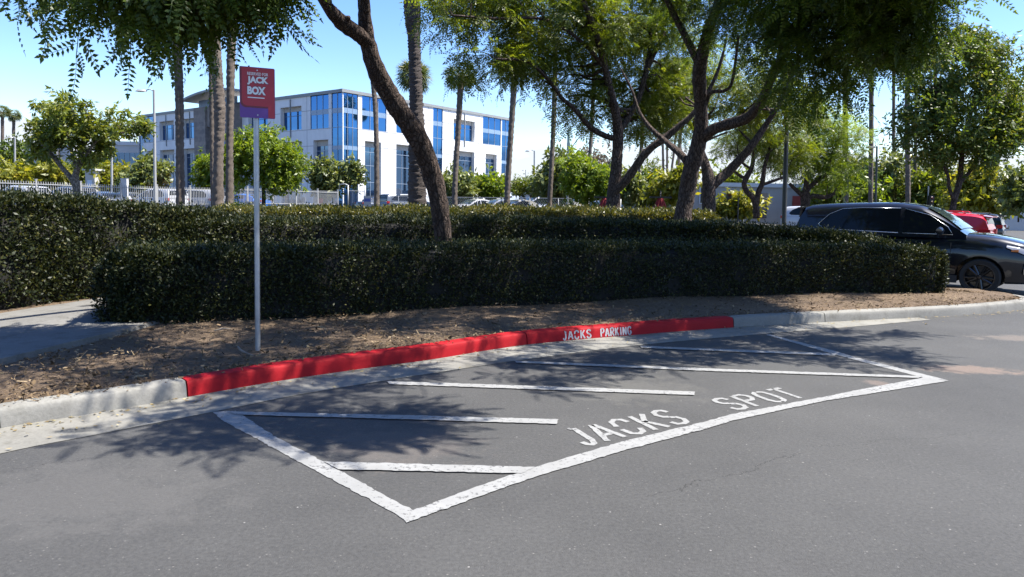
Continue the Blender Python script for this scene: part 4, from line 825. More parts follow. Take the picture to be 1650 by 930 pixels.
far('street_tree', 785, 62, [[(785, 345, 2.5), (784, 320, 2), (780, 300, 2)], [(785, 325, 2), (792, 305, 1.5)]], [(776, 298, 13, 10), (794, 301, 13, 11)], 330, TUFT_FAR, m_lf_br, m_bark, 'small bright tree before the tall window', 46)
far('dragon_tree', 850, 56, [[(851, 345, 4), (850, 330, 4), (844, 318, 3), (838, 304, 3)], [(850, 330, 4), (855, 318, 3), (857, 304, 3)]], [(848, 297, 22, 8), (834, 304, 12, 6), (866, 300, 12, 7)], 420, TUFT, m_lf_ol, m_bark, 'low forked tree with spiky rosettes near the lamp pole', 47, cl=.25, sc=(1.2, 2.0))
far('street_tree', 897, 52, None, [(895, 285, 26, 22), (905, 268, 18, 16), (885, 305, 18, 14), (912, 300, 15, 18)], 620, TUFT_FAR, m_lf_gy, m_bark, 'greyish tree behind the street light pole', 48)
far('street_tree', 945, 46, [[(945, 342, 7), (945, 320, 6), (944, 300, 4)], [(945, 322, 3), (955, 305, 2)]], [(935, 280, 26, 22), (962, 290, 26, 22), (945, 305, 30, 12), (928, 262, 16, 12), (970, 308, 18, 12)], 1500, TUFT_BIG, m_lf_br, m_bark, 'bright green round tree left of the dark trunk with a low limb', 49, cl=.3)
far('bare_tree', 955, 95, None, [(945, 258, 18, 12), (970, 262, 18, 14), (960, 275, 20, 10), (935, 252, 8, 8)], 260, TUFT_FAR, m_lf_pu, m_bark, 'sparse purplish tree against the clouds', 50, cl=.8)
far('street_tree', 1012, 52, None, [(1012, 298, 14, 16), (1005, 310, 12, 10)], 240, TUFT_FAR, m_lf_gy, m_bark, 'grey-green tree seen under the low sweeping limb', 51)
far('street_tree', 1047, 54, None, [(1045, 303, 24, 13), (1030, 310, 14, 10), (1062, 308, 12, 10)], 430, TUFT_FAR, m_lf_ol, m_bark, 'olive tree between the two folded parasols', 52)
far('yellow_tree', 1085, 50, None, [(1088, 300, 20, 13), (1098, 292, 12, 10), (1072, 308, 12, 8)], 520, TUFT_FAR, m_lf_yl, m_bark, 'yellow-leaved tree left of the large leaning trunk', 53)
far('slender_tree', 1053, 110, None, [(1053, 276, 14, 8), (1052, 290, 16, 8), (1056, 266, 7, 5)], 150, TUFT_FAR, m_lf_gy, m_bark_pale, 'sparse pale tree far off under the limb', 54, cl=.9)
far('street_tree', 1575, 52, [[(1572, 350, 2.5), (1573, 330, 2), (1575, 305, 2)]], [(1572, 300, 32, 22), (1555, 318, 24, 16), (1595, 312, 26, 18), (1580, 285, 20, 14), (1615, 325, 14, 8)], 1150, TUFT_FAR, m_lf_yl, m_bark, 'loose yellowish tree beyond the red car', 55)
far('slender_tree', 1641, 44, [[(1641, 358, 2.6), (1641, 330, 2.4), (1641, 300, 1.5)]], [(1641, 300, 16, 16), (1645, 320, 14, 12), (1640, 285, 9, 8)], 240, TUFT_FAR, m_lf_gy, m_bark, 'thin young tree in front of the low white building', 56, cl=.35)
far('street_tree', 235, 56, None, [(232, 282, 20, 14), (248, 278, 14, 14), (215, 290, 14, 10)], 480, TUFT_FAR, m_lf_gy, m_bark, 'pale bushy tree beside the white lamp post', 57)
far('street_tree', 18, 92, None, [(18, 250, 24, 22), (38, 262, 16, 18)], 420, TUFT_FAR, m_lf, m_bark, 'dark round tree far left, between two palms', 58, cl=.6)
far('street_tree', 152, 62, None, [(152, 268, 20, 20), (140, 280, 16, 14), (165, 283, 12, 12)], 380, TUFT_FAR, m_lf, m_bark, 'dark tree behind the spreading tree by the fence', 59)
for k, (x, y, rx, ry, d, lab) in enumerate(((20, 287, 34, 12, 58, 'wide yellowish shrub at the far left behind the fence'), (72, 282, 34, 16, 58, 'yellowish shrub behind the spreading tree, left of its trunk'), (108, 286, 22, 12, 60, 'yellow-green shrub touching the spreading tree trunk'), (180, 285, 22, 15, 60, 'yellow-green shrub left of the white lamp post'))):
    t_ = far('shrub', x, d, None, [(x, y, rx, ry), (x + rx * .5, y - 3, rx * .5, ry * .7), (x - rx * .4, y + 8, rx * .6, ry * .7)], 420, TUFT_FAR, m_lf_yl if k != 2 else m_lf_ol, m_bark, lab, 60 + k); t_['category'] = 'shrub'
t_ = far('shrub', 1188, 58, None, [(1180, 332, 24, 10), (1200, 328, 18, 12)], 380, TUFT_FAR, m_lf_yl, m_bark, 'dry yellowish shrubs below the traffic signals, before the grey building', 66); t_['category'] = 'shrub'
# the grove along the far edge of the car park
GV = [(1340, 58, 300, 'olive tree in the far grove, over the roof edge of the black car', m_lf_ol), (1372, 66, 268, 'grey-green tree of the far grove left of the thin dark pole', m_lf_gy), (1392, 60, 300, 'bright low tree of the far grove beside the thin dark pole', m_lf_br), (1428, 62, 270, 'tall grey-green tree of the far grove right of the thin dark pole', m_lf_gy),
      (1462, 64, 280, 'dense grey-green tree in the middle of the far grove', m_lf_gy), (1492, 60, 295, 'olive tree of the far grove by the signal pole', m_lf_ol), (1515, 70, 280, 'grey-green tree of the far grove left of the glossy tree trunk', m_lf_gy), (1180, 64, 290, 'olive tree beside the grey building', m_lf_ol), (1620, 84, 300, 'grey tree behind the leaning palms', m_lf_gy)]
for k, (x, d, yt, lab, lm) in enumerate(GV):
    far('grove_tree', x, d, [[(x, 352, 4), (x + 1, 320, 3.5), (x + 2, yt, 2)]], [(x, yt + 8, 22, 24), (x - 10, yt + 28, 18, 16), (x + 12, yt + 24, 18, 18)], 430, TUFT_FAR, lm, m_bark, lab, 80 + k, cl=.6, group='trees of the far grove')

# ---------------------------------------------------------------- palms
def fan(n=16, R=1.0):
    q = []; up = np.array([0, 0, 1.0]); w = np.array([0, .018, 0])
    q.append(np.array([[-.9, -.015, .12], [-.9, .015, .12], [0, .02, 0], [0, -.02, 0]]))
    for i in range(n):
        a = (i / (n - 1) - .5) * 3.6; d = np.array([math.cos(a), math.sin(a), -.15 - .25 * random.random()]); L = R * (0.72 + .28 * math.cos(a * .5)) * random.uniform(.9, 1.05)
        s = np.array([-math.sin(a), math.cos(a), 0]) * .035; m = d * L * .6; e = d * L + np.array([0, 0, -.22 * L * random.random()])
        q.append(np.array([np.zeros(3), m + s, e, m - s]))
    return np.array(q)
FANS = [fan() for _ in range(4)]
def palm(px_pts, d, label, head=None, n=46, R=.95, mat=m_palm, group='palms', flare=1.0, top_px=None, seed=0):
    """px_pts: (px, py, width) from foot to top"""
    z = G((px_pts[0][0] - CX) / F * d, d); x0 = px_pts[0]; hz = 328 + (x0[0] - CX) * .0175; yb = hz + (CAMH - z) * F / d
    b_ = at_d(x0[0], yb, d); t = empty('palm_tree', b_, label, 'palm', group)
    sp = [(x0[0], yb + 2, d, x0[2] * flare)] + [(a, c_, d, w) for a, c_, w in px_pts[1:]]
    P, r = limb_pts(sp, 26 if px_pts[0][2] > 7 else 9); mb = MB(); mb.tube([p - b_ for p in P], [q * (1 + .05 * math.sin(i * 2.1)) for i, q in enumerate(r)], 14, rough=.10); mb.build('trunk', mat, t, smooth=True)
    rng = np.random.default_rng(seed); tp = np.array(P[-1]); k = n
    el = np.arcsin(rng.uniform(-.75, .98, k)); az = rng.uniform(0, 2 * np.pi, k)
    dirs = np.column_stack([np.cos(el) * np.cos(az), np.cos(el) * np.sin(az), np.sin(el)]); pos = tp + dirs * (R * .95) + rng.normal(size=(k, 3)) * .06
    ups = np.tile([0, 0, 1.], (k, 1)) + rng.normal(size=(k, 3)) * .5 + dirs * .3
    V = place(FANS, pos, frames(dirs + np.array([0, 0, -.35]), ups), rng.uniform(.85, 1.1, k) * R) - np.array(b_)
    quads_mesh('crown', V, m_frond, t); return t
palm([(291, 330, 15), (290, 250, 12.5), (289, 160, 13), (287, 100, 13), (285, 20, 13), (284, -160, 13)], 30, 'palm trunk left of the twin palms, nearest the white lamp post', seed=1)
palm([(351, 335, 17), (352, 260, 15), (354, 180, 17), (350, 120, 16), (346, 60, 17), (342, -120, 16)], 27, 'thickest palm trunk of the pair by the sign', flare=1.25, seed=2)
palm([(345, 332, 8), (343, 260, 9), (342, 180, 9), (341, 100, 9), (341, -60, 9)], 42, 'thin palm trunk half hidden behind the thickest palm of the pair', seed=3)
palm([(370, 335, 13), (370, 260, 11), (371, 180, 11), (372, 100, 13), (375, 30, 13), (378, -140, 12)], 30, 'palm trunk just left of the sign plate', flare=1.2, seed=4)
palm([(672, 335, 30), (672, 300, 29), (672, 240, 26), (671, 170, 22), (669, 110, 20), (667, 60, 20), (665, 30, 25), (663, -20, 27), (660, -130, 24)], 24, 'stout ringed dark palm trunk right behind the leaning tree', mat=m_palm_dk, seed=5, R=1.2, n=60)
palm([(672, 335, 8), (670, 250, 7), (668, 180, 7), (667, 124, 7)], 68, 'distant fan palm whose head shows behind the stout palm trunk', seed=6, R=1.05, n=100)
palm([(607, 335, 9), (607, 260, 8), (605, 180, 7.5), (600, 120, 8), (590, 20, 8), (584, -90, 8)], 48, 'slim palm trunk before the glass corner of the white building', seed=7)
palm([(733, 335, 9), (733, 300, 8.5), (737, 230, 8.5), (741, 160, 9.5), (743, 122, 9)], 50, 'slim palm with brown hanging fronds before the white facade', seed=8, R=.75, n=64)
palm([(817, 338, 10), (818, 300, 9), (823, 220, 9), (828, 140, 9.5), (830, 96, 9)], 46, 'palm covering the right edge of the white building', seed=9, R=.8, n=60)
palm([(884, 336, 8), (888, 280, 7.5), (892, 200, 7.5), (894, 130, 8), (895, 60, 8)], 48, 'palm behind the street light pole', seed=10)
palm([(945, 330, 6), (949, 270, 5.5), (953, 215, 6), (956, 140, 6), (958, 60, 6)], 75, 'far palm trunk rising above the bright round tree', seed=11)
palm([(1028, 330, 5), (1030, 290, 5), (1034, 230, 6), (1038, 160, 6), (1040, 60, 6)], 70, 'far palm trunk seen beneath the low sweeping limb', seed=12)
for k, (x, xt, w, d, lab) in enumerate(((1069, 1067, 3.6, 90, 'leftmost of the cluster of thin far palms under the trees'), (1075, 1075, 3.6, 94, 'second thin far palm in the cluster under the trees'), (1081, 1092, 3.6, 90, 'leaning thin far palm in the cluster under the trees'), (1092, 1098, 5.5, 80, 'thickest far palm in the cluster, touching the yellow tree'))):
    palm([(x, 330, w), (x, 290, w), ((x + xt) / 2, 240, w), (xt, 180, w), (xt + 2, 110, w)], d, lab, seed=13 + k)
palm([(5, 300, 5), (4, 250, 4.5), (4, 200, 4.5), (4, 180, 4.5)], 118, 'small far palm at the left edge of the view', seed=18, R=.75, n=60)
palm([(24, 300, 4.5), (22, 250, 4), (22, 200, 4.5), (22, 186, 5)], 112, 'small far palm right of the one at the edge', seed=19, R=.7, n=60)
for k, (x, xt, w, d, lab) in enumerate(((1363, 1362, 8, 50, 'dark palm trunk rising behind the roof of the black car'), (1403, 1404, 7, 54, 'palm trunk just left of the thin dark pole'), (1441, 1440, 5, 62, 'slim grove palm right of the thin dark pole'), (1463, 1462, 7.5, 50, 'pale palm trunk above the windscreen of the black car'), (1474, 1476, 5, 60, 'slim grove palm right of the pale trunk'), (1505, 1507, 5, 64, 'slim grove palm left of the glossy tree'), (1572, 1572, 4, 84, 'thin palm behind the glossy tree'), (1592, 1591, 4, 84, 'thin upright palm left of the leaning pair'))):
    palm([(x, 345, w), (x, 300, w), ((x + xt) / 2, 250, w), (xt, 190, w), (xt, 90, w)], d, lab, seed=30 + k)
palm([(1595, 345, 6), (1598, 300, 6), (1606, 250, 7), (1612, 215, 7.5), (1622, 150, 7)], 60, 'leaning palm trunk right of the glossy tree, nearer of two', seed=40)
palm([(1601, 345, 5), (1603, 300, 5), (1609, 250, 5), (1614, 215, 5), (1622, 150, 5)], 66, 'leaning palm trunk right of the glossy tree, farther of two', seed=41)
# ================================================================ WHITE OFFICE BUILDING
m_wall, t, b = new_mat('white_stucco')
n1 = noise_node(t, 0.25, 5); n2 = noise_node(t, 1.2, 6, .7, stretch=(1, 1, .25))
r1 = ramp(t, n1.outputs['Fac'], [(0.3, (0.68, 0.68, 0.68)), (0.7, (0.76, 0.76, 0.75))]); r2 = ramp(t, n2.outputs['Fac'], [(0.3, (0.9, 0.9, 0.89)), (0.6, (1, 1, 1))])
t.links.new(mixc(t, 1, r1.outputs[0], r2.outputs[0], 'MULTIPLY'), b.inputs['Base Color']); b.inputs['Roughness'].default_value = 0.85
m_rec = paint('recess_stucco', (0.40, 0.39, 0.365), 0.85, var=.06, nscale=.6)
m_glz = glass_mat('blue_mirror_glass', (0.045, 0.145, 0.34), 0.02, 0.92)
m_gdk = glass_mat('dark_mirror_glass', (0.075, 0.14, 0.25), 0.02, 0.9)
m_spd = paint('spandrel_blue', (0.19, 0.28, 0.40), 0.25, var=.06, nscale=.8, spec=.6)
m_mul = paint('white_mullion', (0.26, 0.32, 0.40), 0.4, var=.05); m_mdk = paint('dark_mullion', (0.10, 0.14, 0.20), 0.4, var=.05)
m_cap = paint('parapet_cap', (0.24, 0.25, 0.245), 0.6, var=.1); m_joint = paint('panel_joint', (0.32, 0.32, 0.315), 0.9, var=.05)
m_stone, t, b = new_mat('slate_cladding')
br = N(t, 'ShaderNodeTexBrick'); br.inputs['Scale'].default_value = 1.0; br.inputs['Brick Width'].default_value = .9; br.inputs['Row Height'].default_value = .5; br.inputs['Mortar Size'].default_value = .01
br.inputs['Color1'].default_value = (0.13, .115, .11, 1); br.inputs['Color2'].default_value = (.28, .235, .20, 1); br.inputs['Mortar'].default_value = (.08, .075, .07, 1)
tcn = N(t, 'ShaderNodeTexCoord'); sx = N(t, 'ShaderNodeSeparateXYZ'); cb = N(t, 'ShaderNodeCombineXYZ'); t.links.new(tcn.outputs['Object'], sx.inputs[0])
ax = N(t, 'ShaderNodeMath', operation='ADD'); t.links.new(sx.outputs['X'], ax.inputs[0]); t.links.new(sx.outputs['Y'], ax.inputs[1]); t.links.new(ax.outputs[0], cb.inputs['X']); t.links.new(sx.outputs['Z'], cb.inputs['Y']); t.links.new(cb.outputs[0], br.inputs['Vector'])
nn = noise_node(t, 1.5, 5); t.links.new(mixc(t, .5, br.outputs['Color'], ramp(t, nn.outputs['Fac'], [(.3, (.12, .11, .11)), (.7, (.32, .28, .24))]).outputs[0]), b.inputs['Base Color']); b.inputs['Roughness'].default_value = .8

DB = 78.0; Cc = at_d(552.7, 330, DB); C0 = Vector((Cc.x, Cc.y, 0))
uR = Vector((0.606, 0.7955, 0)).normalized(); uL = Vector((-0.7955, 0.606, 0)).normalized()
nR = Vector((uR.y, -uR.x, 0)); nL = Vector((-uL.y, uL.x, 0))
if nR.dot(C0) > 0: nR = -nR
if nL.dot(C0) > 0: nL = -nL
def face_hit(px, py, u, n, off=0.0):
    d = ray(px, py); o = C0 + n * off; k = (o - CAM).dot(n) / d.dot(n); p = CAM + d * k; return (p - C0).dot(u), p.z
bz = G(C0.x, C0.y) - .3
bld = empty('office_building', (C0.x, C0.y, 0), 'three-storey white office building with blue mirrored glass corner and slate entrance tower', 'building')
zt = face_hit(552.7, 143.2, uR, nR)[1]
sR_end = face_hit(823, 190, uR, nR)[0]; sL_end = face_hit(223.5, 186, uL, nL)[0]
# openings per face: (s0, s1, z0, z1, recess depth, type)
def opening(face, x0, y0, x1, y1):
    """rectangle on a face from the photo columns x0..x1, top y0 (at x0) and bottom y1 (at x0)"""
    u, n = (uR, nR) if face == 'R' else (uL, nL)
    s0, za = face_hit(x0, y0, u, n); _, zb = face_hit(x0, y1, u, n); s1, _ = face_hit(x1, y0, u, n)
    return min(s0, s1), max(s0, s1), zb, za
ZB = bz + .35
z3t = face_hit(552.7, 148.0, uR, nR)[1]; zb1 = face_hit(552.7, 172.8, uR, nR)[1]; zb0 = face_hit(552.7, 181.2, uR, nR)[1]; zs3 = face_hit(552.7, 204.2, uR, nR)[1]
zc1 = face_hit(552.7, 234.0, uR, nR)[1]; zc0 = face_hit(552.7, 240.5, uR, nR)[1]; zm = face_hit(561, 264.4, uR, nR)[1]; zl = face_hit(561, 292.4, uR, nR)[1]
zw1 = face_hit(552.7, 181.0 - .9, uR, nR)[1]
z2rec = face_hit(588, 227, uR, nR)[1]; z2top = face_hit(590.3, 236.5, uR, nR)[1]
z3rec = opening('L', 452.8, 174, 486, 211)[3]; z3win = opening('L', 455, 181.2, 486, 211)[3]; z3sill = opening('L', 455, 181.2, 486, 211)[2]
def sR(x): return face_hit(x, 250, uR, nR)[0]
def sL(x): return face_hit(x, 250, uL, nL)[0]
ops = {'R': [], 'L': []}
# (s0,s1,zbottom,ztop, depth, kind, columns)
ops['R'] += [(0, sR(577), ZB, z3t, .12, 'corner', 3), (sR(583.5), sR(622.6), zs3, z3t, .12, 'strip', 3), (sR(588), sR(614), ZB, z2rec, .55, 'tall', 2), (sR(638.5), sR(674), z3sill, z3rec, .5, 'upper', 3), (sR(638.5), sR(678), ZB, z2rec, .55, 'tall', 3),
             (sR(697.5), sR(712.8), ZB, z3t, .12, 'slot', 2), (sR(730.5), sR(764.5), z3sill, z3rec, .5, 'upper', 3), (sR(730.5), sR(764.5), ZB, z2rec, .55, 'tall', 3), (sR(777.5), sR(806.5), zs3, z3t, .12, 'strip', 3), (sR(782.5), sR(800.5), ZB, z2rec, .55, 'tall', 2), (sR(808), sR_end - .05, ZB, z3t, .12, 'corner', 2)]
ops['L'] += [(0, sL(534.5), ZB, z3t, .12, 'corner', 2), (sL(529.8), sL(500.5), zs3, z3t, .12, 'strip', 3), (sL(529), sL(505), ZB, z2rec, .55, 'tall', 2), (sL(486.3), sL(452.6), z3sill, z3rec, .5, 'upper', 3), (sL(486.3), sL(452.6), ZB, z2rec, .55, 'tall', 3), (sL(432), sL(401), z3sill, z3rec, .5, 'upper', 3), (sL(432), sL(401), ZB, z2rec, .55, 'tall', 3),
             (sL(320), sL(295.3), z3sill, z3rec, .5, 'upper', 3), (sL(320), sL(295.3), ZB, z2rec, .55, 'tall', 3), (sL(281), sL(257.8), z3sill, z3rec, .5, 'upper', 3), (sL(281), sL(257.8), ZB, z2rec, .55, 'tall', 3), (sL(248.5), sL(237), ZB, z2rec, .55, 'tall', 1), (sL(248), sL(225), zs3, z3t, .12, 'strip', 3), (sL(231.5), sL(224), ZB, zs3 - .02, .12, 'strip', 1)]
def FP(face, s, z, off=0.0):
    u, n = (uR, nR) if face == 'R' else (uL, nL); return C0 + u * s + n * off + Vector((0, 0, z))
OB = Vector((C0.x, C0.y, 0))
for face, send in (('R', sR_end), ('L', sL_end)):
    u, n = (uR, nR) if face == 'R' else (uL, nL)
    O = ops[face]; ss = sorted(set([0, send] + [round(o[0], 4) for o in O] + [round(o[1], 4) for o in O])); zs = sorted(set([bz, zt - .35] + [round(o[2], 4) for o in O] + [round(o[3], 4) for o in O]))
    mb = MB()
    for i in range(len(ss) - 1):
        for j in range(len(zs) - 1):
            cs, cz = (ss[i] + ss[i + 1]) / 2, (zs[j] + zs[j + 1]) / 2
            if any(o[0] < cs < o[1] and o[2] < cz < o[3] for o in O): continue
            mb.poly([FP(face, ss[i], zs[j]) - OB, FP(face, ss[i + 1], zs[j]) - OB, FP(face, ss[i + 1], zs[j + 1]) - OB, FP(face, ss[i], zs[j + 1]) - OB])
    for o in O:                                  # reveals
        a, b_, z0, z1, dp = o[:5]
        for P in ((a, z0, a, z1), (b_, z0, b_, z1), (a, z1, b_, z1), (a, z0, b_, z0)):
            mb.poly([FP(face, P[0], P[1]) - OB, FP(face, P[2], P[3]) - OB, FP(face, P[2], P[3], -dp) - OB, FP(face, P[0], P[1], -dp) - OB])
    # panel joints, proud by a few mm
    js = [sR(624), sR(690), sR(722), sR(771)] if face == 'R' else [sL(495), sL(442), sL(326), sL(288)]
    for s_ in js:
        for z0, z1 in ((bz, z2rec), (zs3, zt - .36)) if False else ((bz, zt - .36),):
            if any(o[0] - .03 < s_ < o[1] + .03 for o in O): continue
            mb.box(FP(face, s_, (z0 + z1) / 2, .004) - OB, (.05, .008, z1 - z0), math.atan2(u.y, u.x), mi=1)
    for zj in (z3win - .15, zs3 - .05, z2top + .02):
        for s0, s1 in zip([0] + ss, ss + [send]):
            if s1 - s0 < .05: continue
            cs = (s0 + s1) / 2
            if any(o[0] < cs < o[1] and o[2] < zj < o[3] for o in O): continue
            mb.box(FP(face, cs, zj, .006) - OB, (s1 - s0, .012, .05), math.atan2(u.y, u.x), mi=1)
    mb.build('wall', [m_wall, m_joint], bld, fix=False)
    mb = MB(); mb.box(FP(face, send / 2 + (0.0 if face == 'R' else .11), zt - .175, -.04) - OB, (send + (.3 if face == 'R' else .06), .3, .35), math.atan2(u.y, u.x)); mb.build('parapet_cap', m_cap, bld)
    for a, b_, z0, z1, dp, kind, ncol in O:
        # glass, head panel of the recess, mullions
        zg = z1
        if kind == 'upper': zg = z3win
        if kind == 'tall': zg = z2top
        g = MB(); off = -dp + .03
        ga, gb = a + (.12 if kind == 'upper' else 0), b_ - (.12 if kind == 'upper' else 0)
        g.poly([FP(face, ga, z0, off) - OB, FP(face, gb, z0, off) - OB, FP(face, gb, zg, off) - OB, FP(face, ga, zg, off) - OB])
        w = g.build('window', m_gdk if kind == 'tall' else m_glz, bld, fix=False)
        if kind in ('upper', 'tall'):
            h = MB()
            h.poly([FP(face, a, zg, off + .02) - OB, FP(face, b_, zg, off + .02) - OB, FP(face, b_, z1, off + .02) - OB, FP(face, a, z1, off + .02) - OB])
            if kind == 'upper':
                for q0, q1 in ((a, ga), (gb, b_)): h.poly([FP(face, q0, z0, off + .02) - OB, FP(face, q1, z0, off + .02) - OB, FP(face, q1, zg, off + .02) - OB, FP(face, q0, zg, off + .02) - OB])
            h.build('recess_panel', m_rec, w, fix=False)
        mu = MB(); rz = math.atan2(u.y, u.x)
        for k in range(1, ncol):
            s_ = ga + (gb - ga) * k / ncol; mu.box(FP(face, s_, (z0 + zg) / 2, off + .02) - OB, (.045, .06, zg - z0 - .01), rz)
        for zz in {'corner': (zs3, zm, zl), 'strip': (), 'slot': (zs3, zm, zl), 'tall': (zm, zl, z2top - .55), 'upper': (zg - .5,)}[kind]:
            if z0 < zz < zg: mu.box(FP(face, (ga + gb) / 2, zz, off + .025) - OB, (gb - ga - .01, .06, .05), rz)
        if mu.v: mu.build('mullion', m_mul if kind in ('corner', 'strip', 'slot', 'tall') else m_mdk, w)
        if kind in ('corner', 'strip', 'slot'):
            bands = [(zb0, zb1)] + ([(zc0, zc1)] if kind in ('corner', 'slot') else [])
            for q0, q1 in bands:
                if z0 < q0 and q1 < z1: sp_ = MB(); sp_.box(FP(face, (a + b_) / 2, (q0 + q1) / 2, off + .012) - OB, (b_ - a - .02, .02, q1 - q0), rz); sp_.build('spandrel', m_spd, w)
        if kind == 'upper':                       # vertical steel fin over the window
            f = MB(); f.box(FP(face, (a + b_) / 2, (z3sill + z3rec) / 2, .07) - OB, (.09, .12, z3rec - z3sill + 1.7), rz); f.build('sun_fin', m_cap, w)
# roof and hidden sides
back = C0 + uR * sR_end + uL * sL_end
mb = MB(); A = [C0 - OB, C0 + uR * sR_end - OB, back - OB, C0 + uL * sL_end - OB]
mb.poly([p + Vector((0, 0, zt - .4)) for p in A])
for i, j in ((1, 2), (2, 3)): mb.poly([A[i] + Vector((0, 0, bz)), A[j] + Vector((0, 0, bz)), A[j] + Vector((0, 0, zt - .35)), A[i] + Vector((0, 0, zt - .35))])
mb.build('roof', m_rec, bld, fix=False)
# slate entrance tower standing forward of the left face, with a curved canopy
a0, a1 = sL(391), sL(327); rz = math.atan2(uL.y, uL.x); TW = 1.2
ztw = opening('L', 391, 168, 395, 300)[3]
def tb(s0, s1, z0, z1, off0, off1): 
    c_ = FP('L', (s0 + s1) / 2, (z0 + z1) / 2, (off0 + off1) / 2) - OB; return c_, (s1 - s0, off1 - off0, z1 - z0)
mb = MB(); w_ = a1 - a0
mb.box(*tb(a0, a0 + w_ * .22, bz, ztw, .02, TW), rz); mb.box(*tb(a1 - w_ * .3, a1, bz, ztw, .02, TW), rz); mb.box(*tb(a0 + w_ * .22, a1 - w_ * .3, ztw - 2.6, ztw, .02, TW - .25), rz)
mb.build('entrance_tower', m_stone, bld)
mb = MB(); mb.box(*tb(a0 + w_ * .22, a1 - w_ * .3, bz, ztw - 2.62, .02, TW - .8), rz); tw = mb.build('tower_window', m_glz, bld)
mb = MB()
for k in range(1, 9): mb.box(*tb(a0 + w_ * .23, a1 - w_ * .31, bz + k * 1.25, bz + k * 1.25 + .09, TW - .8, TW - .74), rz)
mb.build('mullion', m_mul, tw)
mb = MB(); mb.box(*tb(a0 + w_ * .05, a1 - w_ * .05, ztw, ztw + 1.0, .3, TW - .5), rz); mb.build('tower_clerestory', m_mdk, bld)
mb = MB(); rows = []
for k in range(13):
    q = k / 12; s_ = a0 - 3.2 + (w_ + 4.4) * q; z_ = ztw + .9 + 1.0 * math.sin(math.pi * (q * .85 + .1)) ** .8
    rows.append([FP('L', s_, z_, -2) - OB, FP('L', s_, z_ , TW + 1.0) - OB, FP('L', s_, z_ - .28, TW + 1.0) - OB, FP('L', s_, z_ - .28, -2) - OB])
mb.grid(rows, closed=True); mb.build('curved_canopy', m_cap, bld, smooth=True, angle=40)

# ================================================================ OTHER BUILDINGS
m_gryw = paint('grey_block_wall', (0.34, 0.32, 0.30), 0.9, var=.1, nscale=.5); m_pale = paint('pale_wall', (0.46, 0.455, 0.44), .85, var=.06, nscale=.4); m_roofw = paint('white_roof_edge', (0.52, .52, .52), .7, var=.05); m_brn = paint('brown_wall', (.22, .19, .17), .9, var=.15, nscale=.7)
m_doorw = paint('pale_blue_door', (.55, .64, .74), .5, var=.05); m_rdw = paint('red_shutter', (.30, .05, .04), .6, var=.1); m_dgl = glass_mat('dark_glass', (.02, .03, .045), .06, 0, .8)
def block(name, label, x0, x1, y_top, d, z0, depth, wall, roof_edge=.35, ang=0.0):
    """a low building whose front runs between two photo columns at one depth"""
    p0, p1 = at_d(x0, y_top, d), at_d(x1, y_top, d); zt_ = (p0.z + p1.z) / 2; w = p1.x - p0.x
    t_ = empty(name, ((p0.x + p1.x) / 2, d, z0), label, 'building', rz=ang); h = zt_ - z0
    mb = MB(); mb.box((0, depth / 2, h / 2 - .15), (w, depth, h + .3)); mb.build('wall', wall, t_)
    mb = MB(); mb.box((0, depth / 2, h + roof_edge / 2 + .002), (w + .3, depth + .3, roof_edge)); mb.build('roof', m_roofw, t_)
    return t_, w, h
def pane(t_, x, z, w, h, mat, name='window', frame=None, off=-.03):
    mb = MB(); mb.box((x, off, z), (w, .06, h)); o = mb.build(name, mat, t_)
    if frame:
        mb = MB()
        for dx, dz, sw, sh in ((-w / 2, 0, .1, h + .1), (w / 2, 0, .1, h + .1), (0, h / 2, w - .1, .1), (0, -h / 2, w - .1, .1)): mb.box((x + dx, off - .045, z + dz), (sw, .05, sh))
        mb.build('frame', frame, o)
    return o
t_, w, h = block('low_building', 'long low grey building behind the twin-trunked tree, with red shutter and pale door', 1118, 1345, 302, 62, G(15, 62), 14, m_gryw)
for x_, zz, ww, hh, mt, nm in ((2.9, 1.75, .75, .9, m_rdw, 'shutter'), (5.3, 1.2, 1.1, 2.2, m_doorw, 'door'), (-5.2, 2.2, .9, 1.6, m_dgl, 'window'), (-.2, 1.3, 1.0, 2.2, m_dgl, 'door')): pane(t_, x_, zz, ww, hh, mt, nm, m_roofw if nm == 'window' else None)
t_, w, h = block('low_building', 'low white building with flat roof behind the parked cars and small trees', 838, 985, 314, 84, G(4, 84), 20, m_pale, .45)
for k in range(7): pane(t_, -w / 2 + (k + .5) * w / 7, h * .42, w / 7 * .6, h * .4, m_dgl, 'window', m_roofw)
t_, w, h = block('low_building', 'grey building seen below the yellow tree and low limb', 1004, 1112, 312, 72, G(14, 72), 12, m_gryw)
for k in range(5): pane(t_, -w / 2 + (k + .5) * w / 5, h * .45, w / 5 * .5, h * .5, m_dgl, 'window')
t_, w, h = block('low_building', 'low white building at the right edge with red points along its roof', 1602, 1740, 327, 70, -.28, 20, m_pale, .3)
for k in range(5):
    mb = MB(); mb.prism([(-w / 2 + 1.0 + k * 1.15, -.25, h + .35), (-w / 2 + 1.9 + k * 1.15, -.25, h + .35), (-w / 2 + 1.45 + k * 1.15, -.25, h + .85)], (0, .08, 0)); mb.build('roof_pennant', m_rdw, t_)
